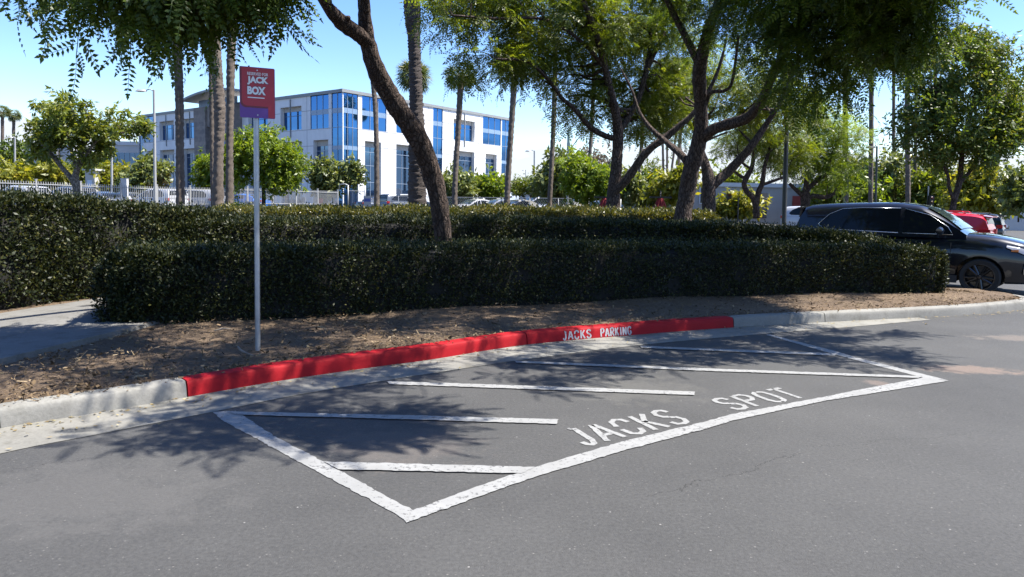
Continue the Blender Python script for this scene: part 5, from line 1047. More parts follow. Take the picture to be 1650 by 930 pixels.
# far left pair
t_, w, h = block('office_building', 'far pale office building with brown centre, behind the spreading tree', 40, 118, 236, 118, .5, 18, m_pale, .5)
pane(t_, w * .06, h * .55, w * .34, h * .8, m_brn, 'centre_bay', off=-.4)
for k in range(5): pane(t_, -w * .42 + k * w * .19, h * .28, w * .1, h * .25, m_dgl, 'window')
t_, w, h = block('office_building', 'far glass-fronted office building between the spreading tree and the white lamp post', 158, 226, 234, 112, .5, 18, m_pale, .6)
for k in range(8):
    for j in range(2): pane(t_, -w / 2 + (k + .5) * w / 8, h * (.30 + .40 * j), w / 8 * .9, h * .34, m_glz if k < 3 else m_gdk, 'window')
mb = MB(); mb.box((0, -.1, h * .5), (w, .12, h * .06)); mb.build('spandrel', m_mul, t_)
t_, w, h = block('kiosk', 'small white block building right of the spreading tree trunk', 137, 152, 275, 58, 1.0, 3, m_pale, .15); t_['category'] = 'kiosk'; pane(t_, 0, h * .45, w * .5, h * .5, m_doorw, 'door')
# ================================================================ CARS
def car_paint(name, col, metal=.3):
    m, t, b = new_mat(name); b.inputs['Base Color'].default_value = c4(col); b.inputs['Metallic'].default_value = metal; b.inputs['Roughness'].default_value = .32; b.inputs['Coat Weight'].default_value = 1.0; b.inputs['Specular IOR Level'].default_value = .15; b.inputs['Coat Roughness'].default_value = .025
    n = noise_node(t, 3, 4); rr = ramp(t, n.outputs['Fac'], [(.3, (.26, .26, .26)), (.7, (.4, .4, .4))]); t.links.new(rr.outputs[0], b.inputs['Roughness']); return m
m_cblack = car_paint('black_car_paint', (.004, .005, .009), 0); m_cred = car_paint('red_car_paint', (.50, .012, .02)); m_cwhite = car_paint('white_car_paint', (.42, .42, .42), 0); m_csil = car_paint('silver_car_paint', (.45, .46, .47), .7); m_cblue = car_paint('blue_car_paint', (.02, .16, .55)); m_cgrey = car_paint('grey_car_paint', (.12, .13, .14), .5); m_cbeige = car_paint('beige_car_paint', (.42, .40, .36), .5)
m_cgl = glass_mat('car_glass', (.008, .010, .012), .03, 0, .25); m_cws = glass_mat('windscreen_glass', (.03, .045, .05), .02, 0, 1.0)
m_tyre = paint('tyre_rubber', (.018, .018, .018), .85, var=.2); m_rimd = paint('black_rim', (.022, .022, .024), .3, .6, var=.1, coat=.6); m_rims = paint('alloy_rim', (.42, .43, .44), .3, .8)
m_trim = paint('black_plastic', (.02, .02, .021), .65, var=.15); m_chr = paint('chrome_trim', (.5, .51, .52), .2, 1.0, var=.02)
m_hlg = glass_mat('headlight_glass', (.20, .21, .23), .05, .3, .8); m_tlt = glass_mat('tail_light', (.34, .012, .012), .1, 0, .7); m_amb = glass_mat('amber_marker', (.55, .16, .03), .12, 0, .6)
def interp(tbl, x):
    if x <= tbl[0][0]: return tbl[0][1]
    for (a, u), (b_, v) in zip(tbl, tbl[1:]):
        if x <= b_: q = (x - a) / (b_ - a); return u + (v - u) * q
    return tbl[-1][1]
def smooth_tbl(tbl, n=60):
    P = spline(tbl, 8); return [(p[0], p[1]) for p in P]
def make_car(name, label, cat, group, loc, rz, pm, L=4.6, W=1.86, H=1.68, style='suv', rim=m_rims, r=.345, detail=True, chrome=False):
    t_ = empty(name, loc, label, cat, group, rz); h = L / 2; hw = W / 2
    suv = style == 'suv'
    belt = 1.09 if suv else .93; nose = .99 if suv else .74; cowl = 1.15 if suv else .95
    top = smooth_tbl([(-h, .80 * belt), (-h + .05, .92 * belt), (-h + .22, belt * (1.0 if suv else 1.02)), (-h + .9, belt * 1.02), (0, belt * .97), (h - 1.25, cowl - .03), (h - .75, (cowl + nose) / 2 + .03), (h - .3, nose + .015), (h - .10, nose - .07), (h, nose - .26)])
    low = [(-h, .46), (-h + .12, .30), (-h + .5, .22), (h - .6, .22), (h - .12, .24), (h, .36)]
    wid = [(-h, .80), (-h + .06, .88), (-h + .3, .965), (-h + .9, 1.0), (h - 1.2, 1.0), (h - .6, .97), (h - .25, .90), (h - .07, .78), (h, .66)]
    mb = MB(); rows = []
    N_ = 44
    for i in range(N_ + 1):
        q = i / N_; x = -h + L * (.5 - .5 * math.cos(math.pi * q)) if False else -h + L * q
        zt_, zl = interp(top, x), interp(low, x); w = hw * interp(wid, x); hh = zt_ - zl; half = []
        for a, zf in ((.0, 0), (.82, 0), (.95, .05), (.985, .22), (1.0, .45), (.995, .62), (.965, .80), (.925, .90), (.86, .965), (.72, 1.0), (.4, 1.018), (0, 1.025)): half.append((w * a, zl + hh * zf))
        rows.append([(x, y, z) for y, z in half] + [(x, -y, z) for y, z in half[-2:0:-1]])
    mb.grid(rows, closed=True); mb.poly(rows[0]); mb.poly(rows[-1])
    body = mb.build('body', pm, t_, smooth=True, angle=32)
    wb = .305 * L; xw = (wb - .02, -wb + .02) if suv else (wb, -wb)
    if detail:
        for x in xw:
            cm = MB(); cm.lathe([(0, -hw * 1.2), (r * 1.17, -hw * 1.2), (r * 1.17, -hw * .55), (0, -hw * .55)], 28, 'Y', (x, 0, r)); cm.lathe([(0, hw * .55), (r * 1.17, hw * .55), (r * 1.17, hw * 1.2), (0, hw * 1.2)], 28, 'Y', (x, 0, r))
            co_ = cm.build('cutter', m_trim, None, smooth=True); co_.parent = t_; mo = body.modifiers.new('cut', 'BOOLEAN'); mo.object = co_; mo.operation = 'DIFFERENCE'; mo.solver = 'EXACT'
            bpy.context.view_layer.update(); ev = body.evaluated_get(bpy.context.evaluated_depsgraph_get()); me = bpy.data.meshes.new_from_object(ev); body.modifiers.clear(); old = body.data; body.data = me; bpy.data.objects.remove(co_)
            body.data.set_sharp_from_angle(angle=R_(32))
    # cabin
    xr0, xr1, xf1, xf0 = (-h + .06, -h + .24, .32, h - 1.12) if suv else (-h + .75, -h + 1.35, .25, h - 1.25)
    roof = smooth_tbl([(xr0, belt + .02), (xr0 + (.07 if suv else .16), belt + (H - belt) * .5), (xr1 - .02, H - .11), (xr1 + .4, H - .04), (-.35, H), (xf1 - .25, H - .03), (xf1, H - .085), ((xf1 + xf0) / 2, (H + cowl) / 2 - .02), (xf0, cowl - .03)])
    def side_y(x, z): return hw * .925 - (z - belt) * .30 - .035 * max(0, abs(x) / h - .3)
    def cab_row(x):
        zr = max(interp(roof, x), belt - .06 + .01); zb = belt - .06; yb = side_y(x, zb); yr = side_y(x, zr - .05) - .02
        half = [(yb, zb), (side_y(x, zb + (zr - zb) * .5), zb + (zr - zb) * .5), (side_y(x, zb + (zr - zb) * .86), zb + (zr - zb) * .86), (yr - .05, zr - .018), (yr * .75, zr), (yr * .4, zr + .012), (0, zr + .015)]
        return [(x, y, z) for y, z in half] + [(x, -y, z) for y, z in half[-2::-1]]
    mb = MB(); rows = [cab_row(xr0 + (xf0 - xr0) * i / 40) for i in range(41)]
    mb.grid(rows); mb.poly(rows[0]); mb.poly(rows[-1]); mb.build('roof', pm, t_, smooth=True, angle=35)
    # windscreen and rear screen, lifted off the cabin surface
    def screen(nm, xa, xb, fw, mat):
        mb = MB(); rows = []
        for i in range(9):
            x = xa + (xb - xa) * i / 8; zr = interp(roof, x); yr = side_y(x, zr - .05) - .09; row = []
            for k in range(9): q = k / 4 - 1; row.append((x, q * yr, zr + .012 * (1 - q * q) + .016))
            rows.append(row)
        mb.grid(rows); return mb.build(nm, mat, t_, smooth=True)
    screen('windscreen', xf1 + .03, xf0 - .1, 1, m_cws); screen('rear_window', xr0 + .03, xr1 - .06, 1, m_cgl)
    # side glass as polygons in side view
    bl = belt + .015
    def roofz(x): return interp(roof, x) - .10
    P1 = [(xf0 - .22, bl), (xf1 + .42, roofz(xf1 + .42) - .02), (xf1 + .1, roofz(xf1 + .1) ), (-.02, roofz(-.02)), (-.02, bl)]
    P2 = [(-.10, bl), (-.10, roofz(-.1)), (-.8, roofz(-.8)), (xr1 + .75, roofz(xr1 + .75) - .015), (xr1 + .50, roofz(xr1 + .5) - .12), (xr1 + .30, bl + .13), (xr1 + .42, bl + .03)]
    for sgn in (1, -1):
        for P in (P1, P2):
            mb = MB(); pts = [Vector((x, sgn * (side_y(x, z) + .008), z)) for x, z in P]
            c_ = sum(pts, Vector()) / len(pts); c_.y = sgn * (side_y(c_.x, c_.z) + .008)
            for k in range(len(pts)): mb.poly([pts[k], pts[(k + 1) % len(pts)], c_])
            w_ = mb.build('side_window', m_cgl, t_, smooth=True)
            if detail:
                mb = MB(); pp = ([pts[-1]] + pts[:-1]) if P is P1 else (pts[1:] + [pts[0]]); mb.tube([p + Vector((0, sgn * .004, 0)) for p in pp], .007, 6); mb.build('trim', m_chr if chrome else m_trim, w_, smooth=True)
        if detail:
            mb = MB(); x = xf0 - .42; mb.lathe([(0, -.1), (.07, -.095), (.1, -.03), (.1, .03), (.075, .09), (0, .1)], 14, 'Y', (0, 0, 0))
            mb.v = [(x + vx * .75, sgn * (hw + .06 + abs(0)) + vy * 1.1, belt + .08 + vz * .8) for vx, vy, vz in mb.v]; mb.box((x, sgn * (hw - .06), belt + .02), (.06, .16, .05)); mb.build('wing_mirror', m_trim if rim is m_rims else pm, t_, smooth=True, angle=50)
            mb = MB(); mb.box((-.05, sgn * (hw * 1.0 - .01), .27), (L * .46, .05, .14)); mb.build('sill_cladding', m_trim, t_)
            for x in (-.35, -1.15):
                mb = MB(); mb.box((x, sgn * (hw * .985 + .012), belt - .16), (.2, .035, .035)); mb.build('door_handle', m_chr if chrome else pm, t_)
            mb = MB()
            for xa in (.82 if suv else .8, -.07, -1.02): mb.box((xa, sgn * (hw * .997), .64), (.008, .012, .62))
            mb.build('door_seam', m_trim, t_)
    # lamps
    for sgn in (1, -1):
        mb = MB(); rows = []
        for i in range(7):
            x = h - .06 - .44 * i / 6; w = hw * interp(wid, x); zt_ = interp(top, x); th = (.11 if suv else .12) * (1 - .72 * i / 6); rows.append([(x + .012, sgn * (w * .80 + .004), zt_ - .06), (x + .012, sgn * (w * .965 + .012), zt_ - .12), (x + .012, sgn * (w * 1.0 + .012), zt_ - .12 - th)])
        mb.grid(rows); hl = mb.build('headlight', m_hlg, t_, smooth=True)
        if detail:
            mb = MB(); x = h - .36; mb.box((x, sgn * hw * interp(wid, x) * 1.0, interp(top, x) - .17), (.11, .03, .04)); mb.build('marker_lamp', m_amb, hl)
        mb = MB(); x = -h + .10; mb.box((x + .05, sgn * hw * .84, belt - .10), (.26, .16, .17)); mb.build('tail_light', m_tlt, t_)
    mb = MB(); mb.box((h - .02, 0, nose - .33), (.09, hw * .95, .26)); mb.box((h - .05, 0, .36), (.10, hw * 1.2, .16)); mb.build('grille', m_trim, t_)
    mb = MB(); mb.box((-h + .03, 0, .42), (.10, hw * 1.45, .18)); mb.build('rear_bumper', m_trim if suv else pm, t_)
    if detail:
        mb = MB(); mb.box((-h - .012, 0, .70), (.02, .52, .12)); mb.build('number_plate', m_cwhite, t_)
        if chrome:
            for sgn in (1, -1):
                mb = MB(); x = h - .13
                for p0, p1 in (((x + .05, .62, .60), (x - .06, .83, .62)), ((x - .06, .83, .62), (x - .08, .84, .44)), ((x - .08, .84, .44), (x + .03, .64, .40))): mb.tube([(p0[0], sgn * p0[1] * hw / .93 * 1.0, p0[2]), (p1[0], sgn * p1[1] * hw / .93, p1[2])], .016, 8)
                mb.build('fog_lamp_surround', m_chr, t_, smooth=True)
        if suv:
            mb = MB(); rows = []
            for k in range(7): q = k / 3 - 1; yy = q * (side_y(xr1, H) - .06); rows.append([(xr1 - .22, yy, H - .105 - .02 * q * q), (xr1 + .1, yy, H - .055 - .03 * q * q), (xr1 + .1, yy, H - .095 - .03 * q * q), (xr1 - .22, yy, H - .135 - .02 * q * q)])
            mb.grid(rows, closed=True); mb.poly(rows[0]); mb.poly(rows[-1]); mb.build('spoiler', pm, t_, smooth=True, angle=40)
            for sgn in ((1, -1) if rim is m_rims else ()):
                mb = MB(); mb.tube([(xr1 + .4, sgn * (hw * .67), H - .05), (xr1 + .5, sgn * hw * .68, H + .015), (-.1, sgn * hw * .69, H + .035), (xf1 - .35, sgn * hw * .68, H + .01), (xf1 - .25, sgn * hw * .67, H - .05)], .014, 6); mb.build('roof_rail', m_trim if not chrome else pm, t_, smooth=True)
    for x in xw:
        for sgn in (1, -1):
            y = sgn * (hw - .125); mb = MB()
            mb.lathe([(r * .70, -.10), (r * .93, -.115), (r * .99, -.085), (r, -.03), (r, .03), (r * .99, .085), (r * .93, .115), (r * .70, .10)], 36, 'Y', (x, y, r), closed=True); w_ = mb.build('wheel', m_tyre, t_, smooth=True, angle=40)
            mb = MB(); mb.lathe([(r * .70, -.09), (r * .74, sgn * .105), (r * .69, sgn * .105), (r * .64, sgn * .05), (r * .60, -.02 * sgn), (0, -.02 * sgn)], 32, 'Y', (x, y, r))
            if detail:
                for k in range(10):
                    a = 2 * math.pi * k / 10 + (.1 if k % 2 else -.1); mb.tube([(x + math.cos(a) * r * .14, y + sgn * .07, r + math.sin(a) * r * .14), (x + math.cos(a) * r * .70, y + sgn * .085, r + math.sin(a) * r * .70)], [.028, .02], 6)
                mb.lathe([(0, sgn * .10), (.035, sgn * .098), (.06, sgn * .07)], 14, 'Y', (x, y, r))
            else:
                for k in range(5):
                    a = 2 * math.pi * k / 5; mb.tube([(x, y + sgn * .06, r), (x + math.cos(a) * r * .70, y + sgn * .08, r + math.sin(a) * r * .70)], [.05, .035], 6)
            mb.build('rim', rim, w_, smooth=True, angle=40)
    return t_
# the black car at the tip of the bed: its front wheel stands at (1577, 474)
TH = R_(-40)
fw = on_z(1577, 474.5); Lc = 4.35; hd = Vector((math.cos(TH), math.sin(TH), 0))
near = Vector((hd.y, -hd.x, 0))
wc = .305 * Lc - .02
orig = fw - hd * wc - near * (.93 - .125)
make_car('parked_car', 'black car with black wheels parked behind the right end of the low hedge', 'car', 'parked cars', (orig.x, orig.y, 0), TH, m_cblack, L=Lc, W=1.9, H=1.70, rim=m_rimd, r=.335, chrome=True)
TH2 = TH + math.pi
def rear_at(px, d, L, z): 
    p = ground_d(px, d, z); return Vector((p.x, p.y, z)) + Vector((math.cos(TH2), math.sin(TH2), 0)) * (L / 2)
o = rear_at(1606, 20, 4.5, -.02); make_car('parked_car', 'red car with its tail toward the lane, next to the black car', 'car', 'parked cars', o, TH2, m_cred, L=4.5, H=1.55, chrome=True)
o = rear_at(1622, 36, 4.7, -.18); make_car('parked_car', 'dark car with its tail toward the lane, beyond the red car', 'car', 'parked cars', o, TH2, m_cblack, L=4.7, H=1.66)
suv0 = make_car('parked_car', 'white car at the far left behind the picket fence', 'car', 'cars beyond the fence', (0, 0, 0), 0, m_cwhite, detail=False, H=1.72, L=4.8)
sed0 = make_car('parked_car', 'blue car behind the fence, left of the sign post', 'car', 'cars beyond the fence', (0, 0, 0), 0, m_cblue, detail=False, style='sedan', H=1.42, L=4.6)
def at(px, d): p = ground_d(px, d); return (p.x, p.y, G(p.x, p.y))
suv0.location = at(34, 47); suv0.rotation_euler.z = R_(150)
sed0.location = at(393, 62); sed0.location.z += .12; sed0.rotation_euler.z = R_(165)
for px, d, src, pm, rz, lab in ((112, 52, suv0, m_cgrey, 150, 'grey car behind the fence, left of the spreading tree trunk'), (165, 50, sed0, m_cgrey, 150, 'dark low car behind the fence, right of the spreading tree trunk'), (205, 52, sed0, m_csil, 152, 'silver low car behind the fence left of the white lamp post'), (255, 50, suv0, m_cwhite, 150, 'white car behind the fence at the foot of the white building'), (288, 56, sed0, m_cred, 152, 'red car behind the fence between the palm trunks'), (318, 52, suv0, m_cwhite, 155, 'second white car behind the fence, left of the thickest palm'),
                                (612, 68, sed0, m_cgrey, 40, 'grey car before the white columns, left of the notice'), (636, 64, sed0, m_csil, 218, 'silver car just left of the stout palm trunk'), (655, 60, suv0, m_cgrey, 40, 'dark car half behind the stout palm trunk'), (722, 62, suv0, m_cgrey, 218, 'dark car behind the hedge, right of the leaning tree'), (748, 66, sed0, m_cred, 40, 'dark red car under the grey-green round tree'), (765, 56, sed0, m_cwhite, 216, 'pale car with curved roof in front of the small bright tree'), (800, 56, sed0, m_csil, 216, 'silver car left of the palm at the building edge'), (832, 54, sed0, m_cbeige, 216, 'beige car right of the palm at the building edge'), (862, 60, suv0, m_csil, 216, 'silver tall car behind the lamp pole'), (905, 54, sed0, m_cwhite, 216, 'white car left of the street light pole'), (930, 60, suv0, m_cwhite, 216, 'white tall car beneath the bright round tree'), (965, 54, sed0, m_csil, 216, 'silver car left of the first folded parasol'),
                                (1020, 54, sed0, m_cwhite, 216, 'white car seen between the two folded parasols'), (1325, 46, suv0, m_cwhite, -35, 'white car behind the roof of the black car'), (1545, 62, suv0, m_cwhite, -40, 'white car under the glossy tree, beyond the red car'), (1580, 66, sed0, m_cgrey, -40, 'grey car at the far end of the lot under the yellowish tree')):
    dup(src, at(px, d), R_(rz), lab, mats={'body': pm, 'roof': pm})
# ================================================================ STREET FURNITURE
m_whm = paint('white_metal', (.34, .34, .33), .5, var=.06); m_dkm = paint('dark_green_metal', (.035, .04, .036), .5, .3, var=.15); m_gym = paint('grey_metal', (.30, .31, .31), .5, .5, var=.12); m_blk = paint('black_metal', (.015, .015, .016), .5, var=.1)
def base_of(px, d):
    p = ground_d(px, d); return Vector((p.x, p.y, G(p.x, p.y)))
def lamp(px, d, y_top, w, label, mat, arm=None, head=None, name='lamp_post', px_top=None, cat='lamp post', group=None):
    b_ = base_of(px, d); t_ = empty(name, b_, label, cat, group); top = at_d(px_top or px, y_top, d); r = w * d / F / 2; h = top - b_
    mb = MB(); mb.tube([Vector((0, 0, -.2)), h * .5, h], [r * 1.15, r * 1.05, r * .85], 10); mb.build('pole', mat, t_, smooth=True, angle=40)
    mb = MB(); mb.lathe([(0, .25), (r * 1.6, .24), (r * 1.9, .0), (0, -.02)], 12, 'Z'); mb.build('base_cover', mat, t_, smooth=True, angle=40)
    if arm:
        e = at_d(arm[0], arm[1], d) - b_; mb = MB(); s_ = h.lerp(Vector((0, 0, 0)), arm[2] if len(arm) > 2 else .01); mb.tube([s_, s_.lerp(e, .5) + Vector((0, 0, .12)), e], r * .45, 8); ar = mb.build('arm', mat, t_, smooth=True)
        if head:
            mb = MB(); dv = (e - s_); dv.z = 0; dv.normalize(); mb.lathe([(0, .10), (.10, .08), (.14, -.02), (.06, -.05), (0, -.05)], 14, 'Z'); mb.v = [(e.x + v[0] * (1 + 1.4 * abs(dv.x)) + dv.x * .2, e.y + v[1] * 1.2, e.z + v[2]) for v in mb.v]; mb.build('lamp_head', mat, t_, smooth=True, angle=50)
    return t_
lamp(250, 40, 145, 4.2, 'tall white lamp post with short arm behind the picket fence', m_whm, (233, 147), True, px_top=248)
lamp(24, 64, 222, 3, 'short white lamp post at the far left, below the small palms', m_whm, (20, 222), True)
lamp(91, 64, 232, 3, 'white lamp post behind the left of the spreading tree', m_whm, (88, 232), True)
lamp(180, 54, 222, 3.2, 'white lamp post right of the spreading tree', m_whm, (186, 200, .03), True)
lamp(861, 66, 243, 2.6, 'slim grey lamp post by the dragon tree', m_gym, (855, 244), True)
lamp(847, 150, 274, 1.2, 'tiny far lamp post near the hills', m_gym, (845, 275), True)
t_ = lamp(914, 50, 209, 3.2, 'grey street light with long upward arm and cabinet box on top', m_gym, (944, 210, .25), True, px_top=917)
b_ = t_.location; p = at_d(916.5, 222, 50) - b_; mb = MB(); mb.lathe([(0, -.6), (.11, -.58), (.11, .55), (0, .6)], 14, 'Z', tuple(p)); mb.build('antenna_box', paint('pale_green_box', (.30, .42, .36), .6), t_, smooth=True, angle=40)
p = at_d(916, 236, 50) - b_; mb = MB(); mb.box(tuple(p), (.22, .2, .5)); mb.build('control_box', m_gym, t_)
lamp(1266, 23, 120, 6.5, 'dark square lamp pole left of the black car roof', m_dkm, px_top=1270)
lamp(1413, 44, 236, 3.2, 'thin dark lamp pole rising behind the black car roof', m_dkm, (1408, 238), True)
lamp(1190, 56, 318, 2.0, 'short black post with ball lamps before the grey building', m_blk, name='ornate_post')
lamp(1472, 62, 255, 2.2, 'slim grey lamp post in front of the far grove', m_gym, (1468, 256), True)
# traffic signals
m_sig = [paint('signal_red', (.07, .006, .006), .4), paint('signal_amber', (.06, .035, .006), .4), paint('signal_green', (.006, .03, .015), .4)]
def signal(px, d, y_top, y_head, label):
    t_ = lamp(px, d, y_top, 2.4, label, m_gym, name='traffic_signal', cat='traffic signal'); b_ = t_.location; p = at_d(px + 1, y_head, d) - b_
    mb = MB(); mb.box((p.x, p.y - .22, p.z), (.38, .3, 1.1)); hd_ = mb.build('signal_head', m_blk, t_)
    for k in range(3):
        mb = MB(); mb.lathe([(0, -.02), (.12, 0), (.12, .03)], 14, 'Y', (p.x, p.y - .375, p.z + .34 - .34 * k)); mb.build('signal_lens', m_sig[k], hd_, smooth=True)
signal(1172, 58, 300, 321, 'traffic signal on a grey pole before the grey building')
signal(1198, 60, 312, 328, 'lower traffic signal by the crooked twin trunks')
signal(1496, 58, 300, 326, 'traffic signal left of the glossy tree trunk')

# --- picket fence
Q0, Q1 = Vector((-26.3, 36, 0)), Vector((-14.6, 58.6, 0)); fd = (Q1 - Q0).normalized(); Q0 = Q0 - fd * 10
Lf = (Q1 - Q0).length; nb = 15; ft = empty('picket_fence', (Q0.x, Q0.y, 0), 'white metal picket fence running along the street behind the hedges', 'fence')
def fz(p): return G(p.x, p.y)
htop = lambda k: 1.42 - .12 * k
for i in range(nb + 1):
    p = Q0 + fd * (Lf * i / nb); z = fz(p); mb = MB(); mb.box((p.x - Q0.x, p.y - Q0.y, z + .62), (.085, .085, 1.5), math.atan2(fd.y, fd.x)); mb.box((p.x - Q0.x, p.y - Q0.y, z + 1.39), (.11, .11, .04), math.atan2(fd.y, fd.x)); mb.build('fence_post', m_whm, ft)
    if i < nb:
        e = Q0 + fd * (Lf * (i + 1) / nb); mb = MB(); ze = fz(e); n = 19; rz = math.atan2(fd.y, fd.x)
        for k in range(1, n):
            u = k / n; q = p.lerp(e, u); zz = z + (ze - z) * u; mb.box((q.x - Q0.x, q.y - Q0.y, zz + .67), (.028, .028, 1.22), rz)
        for hh in (.18, 1.14):
            a_, b_ = Vector((p.x - Q0.x, p.y - Q0.y, z + hh)) + fd * .05, Vector((e.x - Q0.x, e.y - Q0.y, ze + hh)) - fd * .05
            s_ = Vector((-fd.y, fd.x, 0)) * .032; o_ = Vector((0, 0, .022)); mb.prism([a_ - s_ - o_, a_ - s_ + o_, b_ - s_ + o_, b_ - s_ - o_], s_ * -.6)
        mb.build('picket_panel', m_whm, ft)
# --- dark pedestrian gate and chain-link run
gp = at_d(562, 330, 58); gz = .6
gt = empty('gate', (gp.x, gp.y, gz), 'dark metal gate with a hooked post at the end of the picket fence', 'gate')
for dx in (-.05, 1.35): mb = MB(); mb.tube([(dx, 0, -.2), (dx, 0, 2.2)], .06, 8); mb.build('gate_post', m_gym, gt, smooth=True)
mb = MB(); mb.tube([(-.05, 0, 2.2), (-.3, 0, 2.3), (-.75, 0, 2.25), (-.8, 0, 1.8)], .05, 8); mb.build('hook', m_gym, gt, smooth=True)
mb = MB()
for k in range(10): mb.tube([(.1 + k * .125, .02, .15), (.1 + k * .125, .02, 1.75)], .016, 6)
for z in (.15, 1.75): mb.tube([(.0, .02, z), (1.3, .02, z)], .025, 6)
mb.build('gate_leaf', m_gym, gt)
ct = at_d(592, 330, 60); ce = at_d(1000, 330, 46); cz = .45
cf = empty('chain_link_fence', (ct.x, ct.y, cz), 'low grey chain-link fence in front of the parked cars', 'fence'); dv = Vector((ce.x - ct.x, ce.y - ct.y, 0)); nb = 10
for i in range(nb + 1):
    q = dv * (i / nb); mb = MB(); mb.tube([(q.x, q.y, -.3), (q.x, q.y, 1.5)], .035, 8); mb.build('fence_post', m_gym, cf, smooth=True)
mb = MB(); mb.tube([(0, 0, 1.5), (dv.x, dv.y, 1.5)], .022, 6)
dn = dv.normalized(); L_ = dv.length
k = 0.0
while k < L_ - 1.4:
    for s_ in (1, -1):
        a_ = dn * k; b_ = dn * (k + 1.4)
        z0, z1 = (.1, 1.5) if s_ > 0 else (1.5, .1); mb.tube([(a_.x, a_.y, z0), (b_.x, b_.y, z1)], .006, 3, cap=False)
    k += .2
mb.build('mesh', m_gym, cf)

# --- notices and boxes
def notice(px, d, y0, y1, w, label, mat, post=True, stripe=None, cat='notice'):
    b_ = base_of(px, d); t_ = empty('notice_board', b_, label, cat); c_ = at_d(px, (y0 + y1) / 2, d) - b_; hh = (y1 - y0) * d / F
    mb = MB(); mb.box((c_.x, c_.y, c_.z), (w, .03, hh)); pn2 = mb.build('panel', mat, t_)
    if stripe: mb = MB(); mb.box((c_.x, c_.y - .02, c_.z + hh * .12), (w * .86, .012, hh * .3)); mb.build('stripe', stripe, pn2)
    mb = MB(); mb.tube([(c_.x, c_.y + .03, -.2), (c_.x, c_.y + .03, c_.z + hh * .4)], .025, 8); mb.build('post', m_gym, t_, smooth=True)
m_nblue = paint('notice_blue', (.06, .09, .28), .5); m_nred = paint('notice_red', (.50, .06, .05), .5)
notice(642, 46, 304, 315.5, .26, 'blank white notice on a thin post left of the stout palm', m_whm)
notice(592, 57, 316, 333, .6, 'white board with a blue band by the gate', m_whm, stripe=m_nblue)
notice(489, 56.0, 318, 326, .35, 'white paper notice low on the picket fence', m_whm); notice(508, 56.6, 318, 326, .35, 'second white paper notice on the picket fence, left of the red one', m_whm); notice(516.5, 57.4, 320, 328, .38, 'small red notice on the picket fence', m_nred)
def cabinet(px, d, y0, w, label, mat, name='utility_cabinet'):
    b_ = base_of(px, d); top = at_d(px, y0, d); h = max(.5, top.z - b_.z); t_ = empty(name, b_, label, 'cabinet'); mb = MB(); mb.box((0, 0, h / 2 - .1), (w, w * .7, h + .2)); mb.build('body', mat, t_); mb = MB(); mb.box((0, 0, h + .022), (w * 1.06, w * .76, .04)); mb.build('lid', m_gym, t_); mb = MB(); mb.box((w * .1, -w * .36, h * .55), (w * .7, .015, h * .6)); d_ = mb.build('door', mat, t_); mb = MB(); mb.box((w * .36, -w * .375, h * .55), (.03, .03, .12)); mb.build('handle', m_gym, d_)
cabinet(406, 22, 327, .30, 'white utility cabinet beside the sign post, on the lawn', m_whm); cabinet(202, 50, 288, .42, 'white stone gate pillar behind the picket fence', m_pale, 'stone_post')
# lawn shrub and boulders behind the hedges
p = base_of(388, 23); t_ = empty('shrub', p, 'low bright green clipped shrub left of the white cabinet', 'shrub'); crown_mesh(t_, [((p.x, p.y, p.z + .62), (.95, .8, .62), 1)], 1100, TUFT, m_lf_br, cl=.08, per=6, seed=71, shell=.6, sc=(.6, .9), name='foliage')
# --- folded red parasols
m_pred = paint('parasol_red', (.22, .012, .016), .8, var=.25, nscale=6)
def parasol(px, d, y0, y1, label, spike):
    b_ = base_of(px, d); t_ = empty('folded_parasol', b_, label, 'parasol', 'folded parasols'); zt_ = at_d(px, y0, d).z - b_.z; zb_ = max(.35, at_d(px, y1, d).z - b_.z); mb = MB()
    rows = []
    for k in range(9):
        q = k / 8; z = zt_ + (zb_ - zt_) * q; R0 = .07 + .17 * q ** .8 - .08 * max(0, q - .8) * 5 * .6; rows.append([(R0 * (1 + .22 * math.cos(8 * a)) * math.cos(a), R0 * (1 + .22 * math.cos(8 * a)) * math.sin(a), z) for a in [2 * math.pi * j / 32 for j in range(32)]])
    mb.grid(rows, closed=True); mb.poly(rows[0]); mb.poly(rows[-1]); mb.build('canopy', m_pred, t_, smooth=True)
    mb = MB(); mb.tube([(0, 0, -.1), (0, 0, zt_ + spike)], .022, 8); mb.build('pole', m_blk, t_, smooth=True)
    mb = MB(); mb.box((0, 0, zt_ + .03), (.75, .09, .06)); mb.build('crossbar', m_blk, t_)
    mb = MB(); mb.lathe([(0, .08), (.3, .07), (.32, 0), (0, 0)], 18, 'Z'); mb.build('base_plate', m_blk, t_, smooth=True, angle=40)
parasol(975, 24, 319.5, 342, 'folded dark red parasol left of the dark trunk with the low limb', .05); parasol(1064, 24, 319.5, 344, 'folded dark red parasol with a tall spike, left of the large leaning trunk', .25)
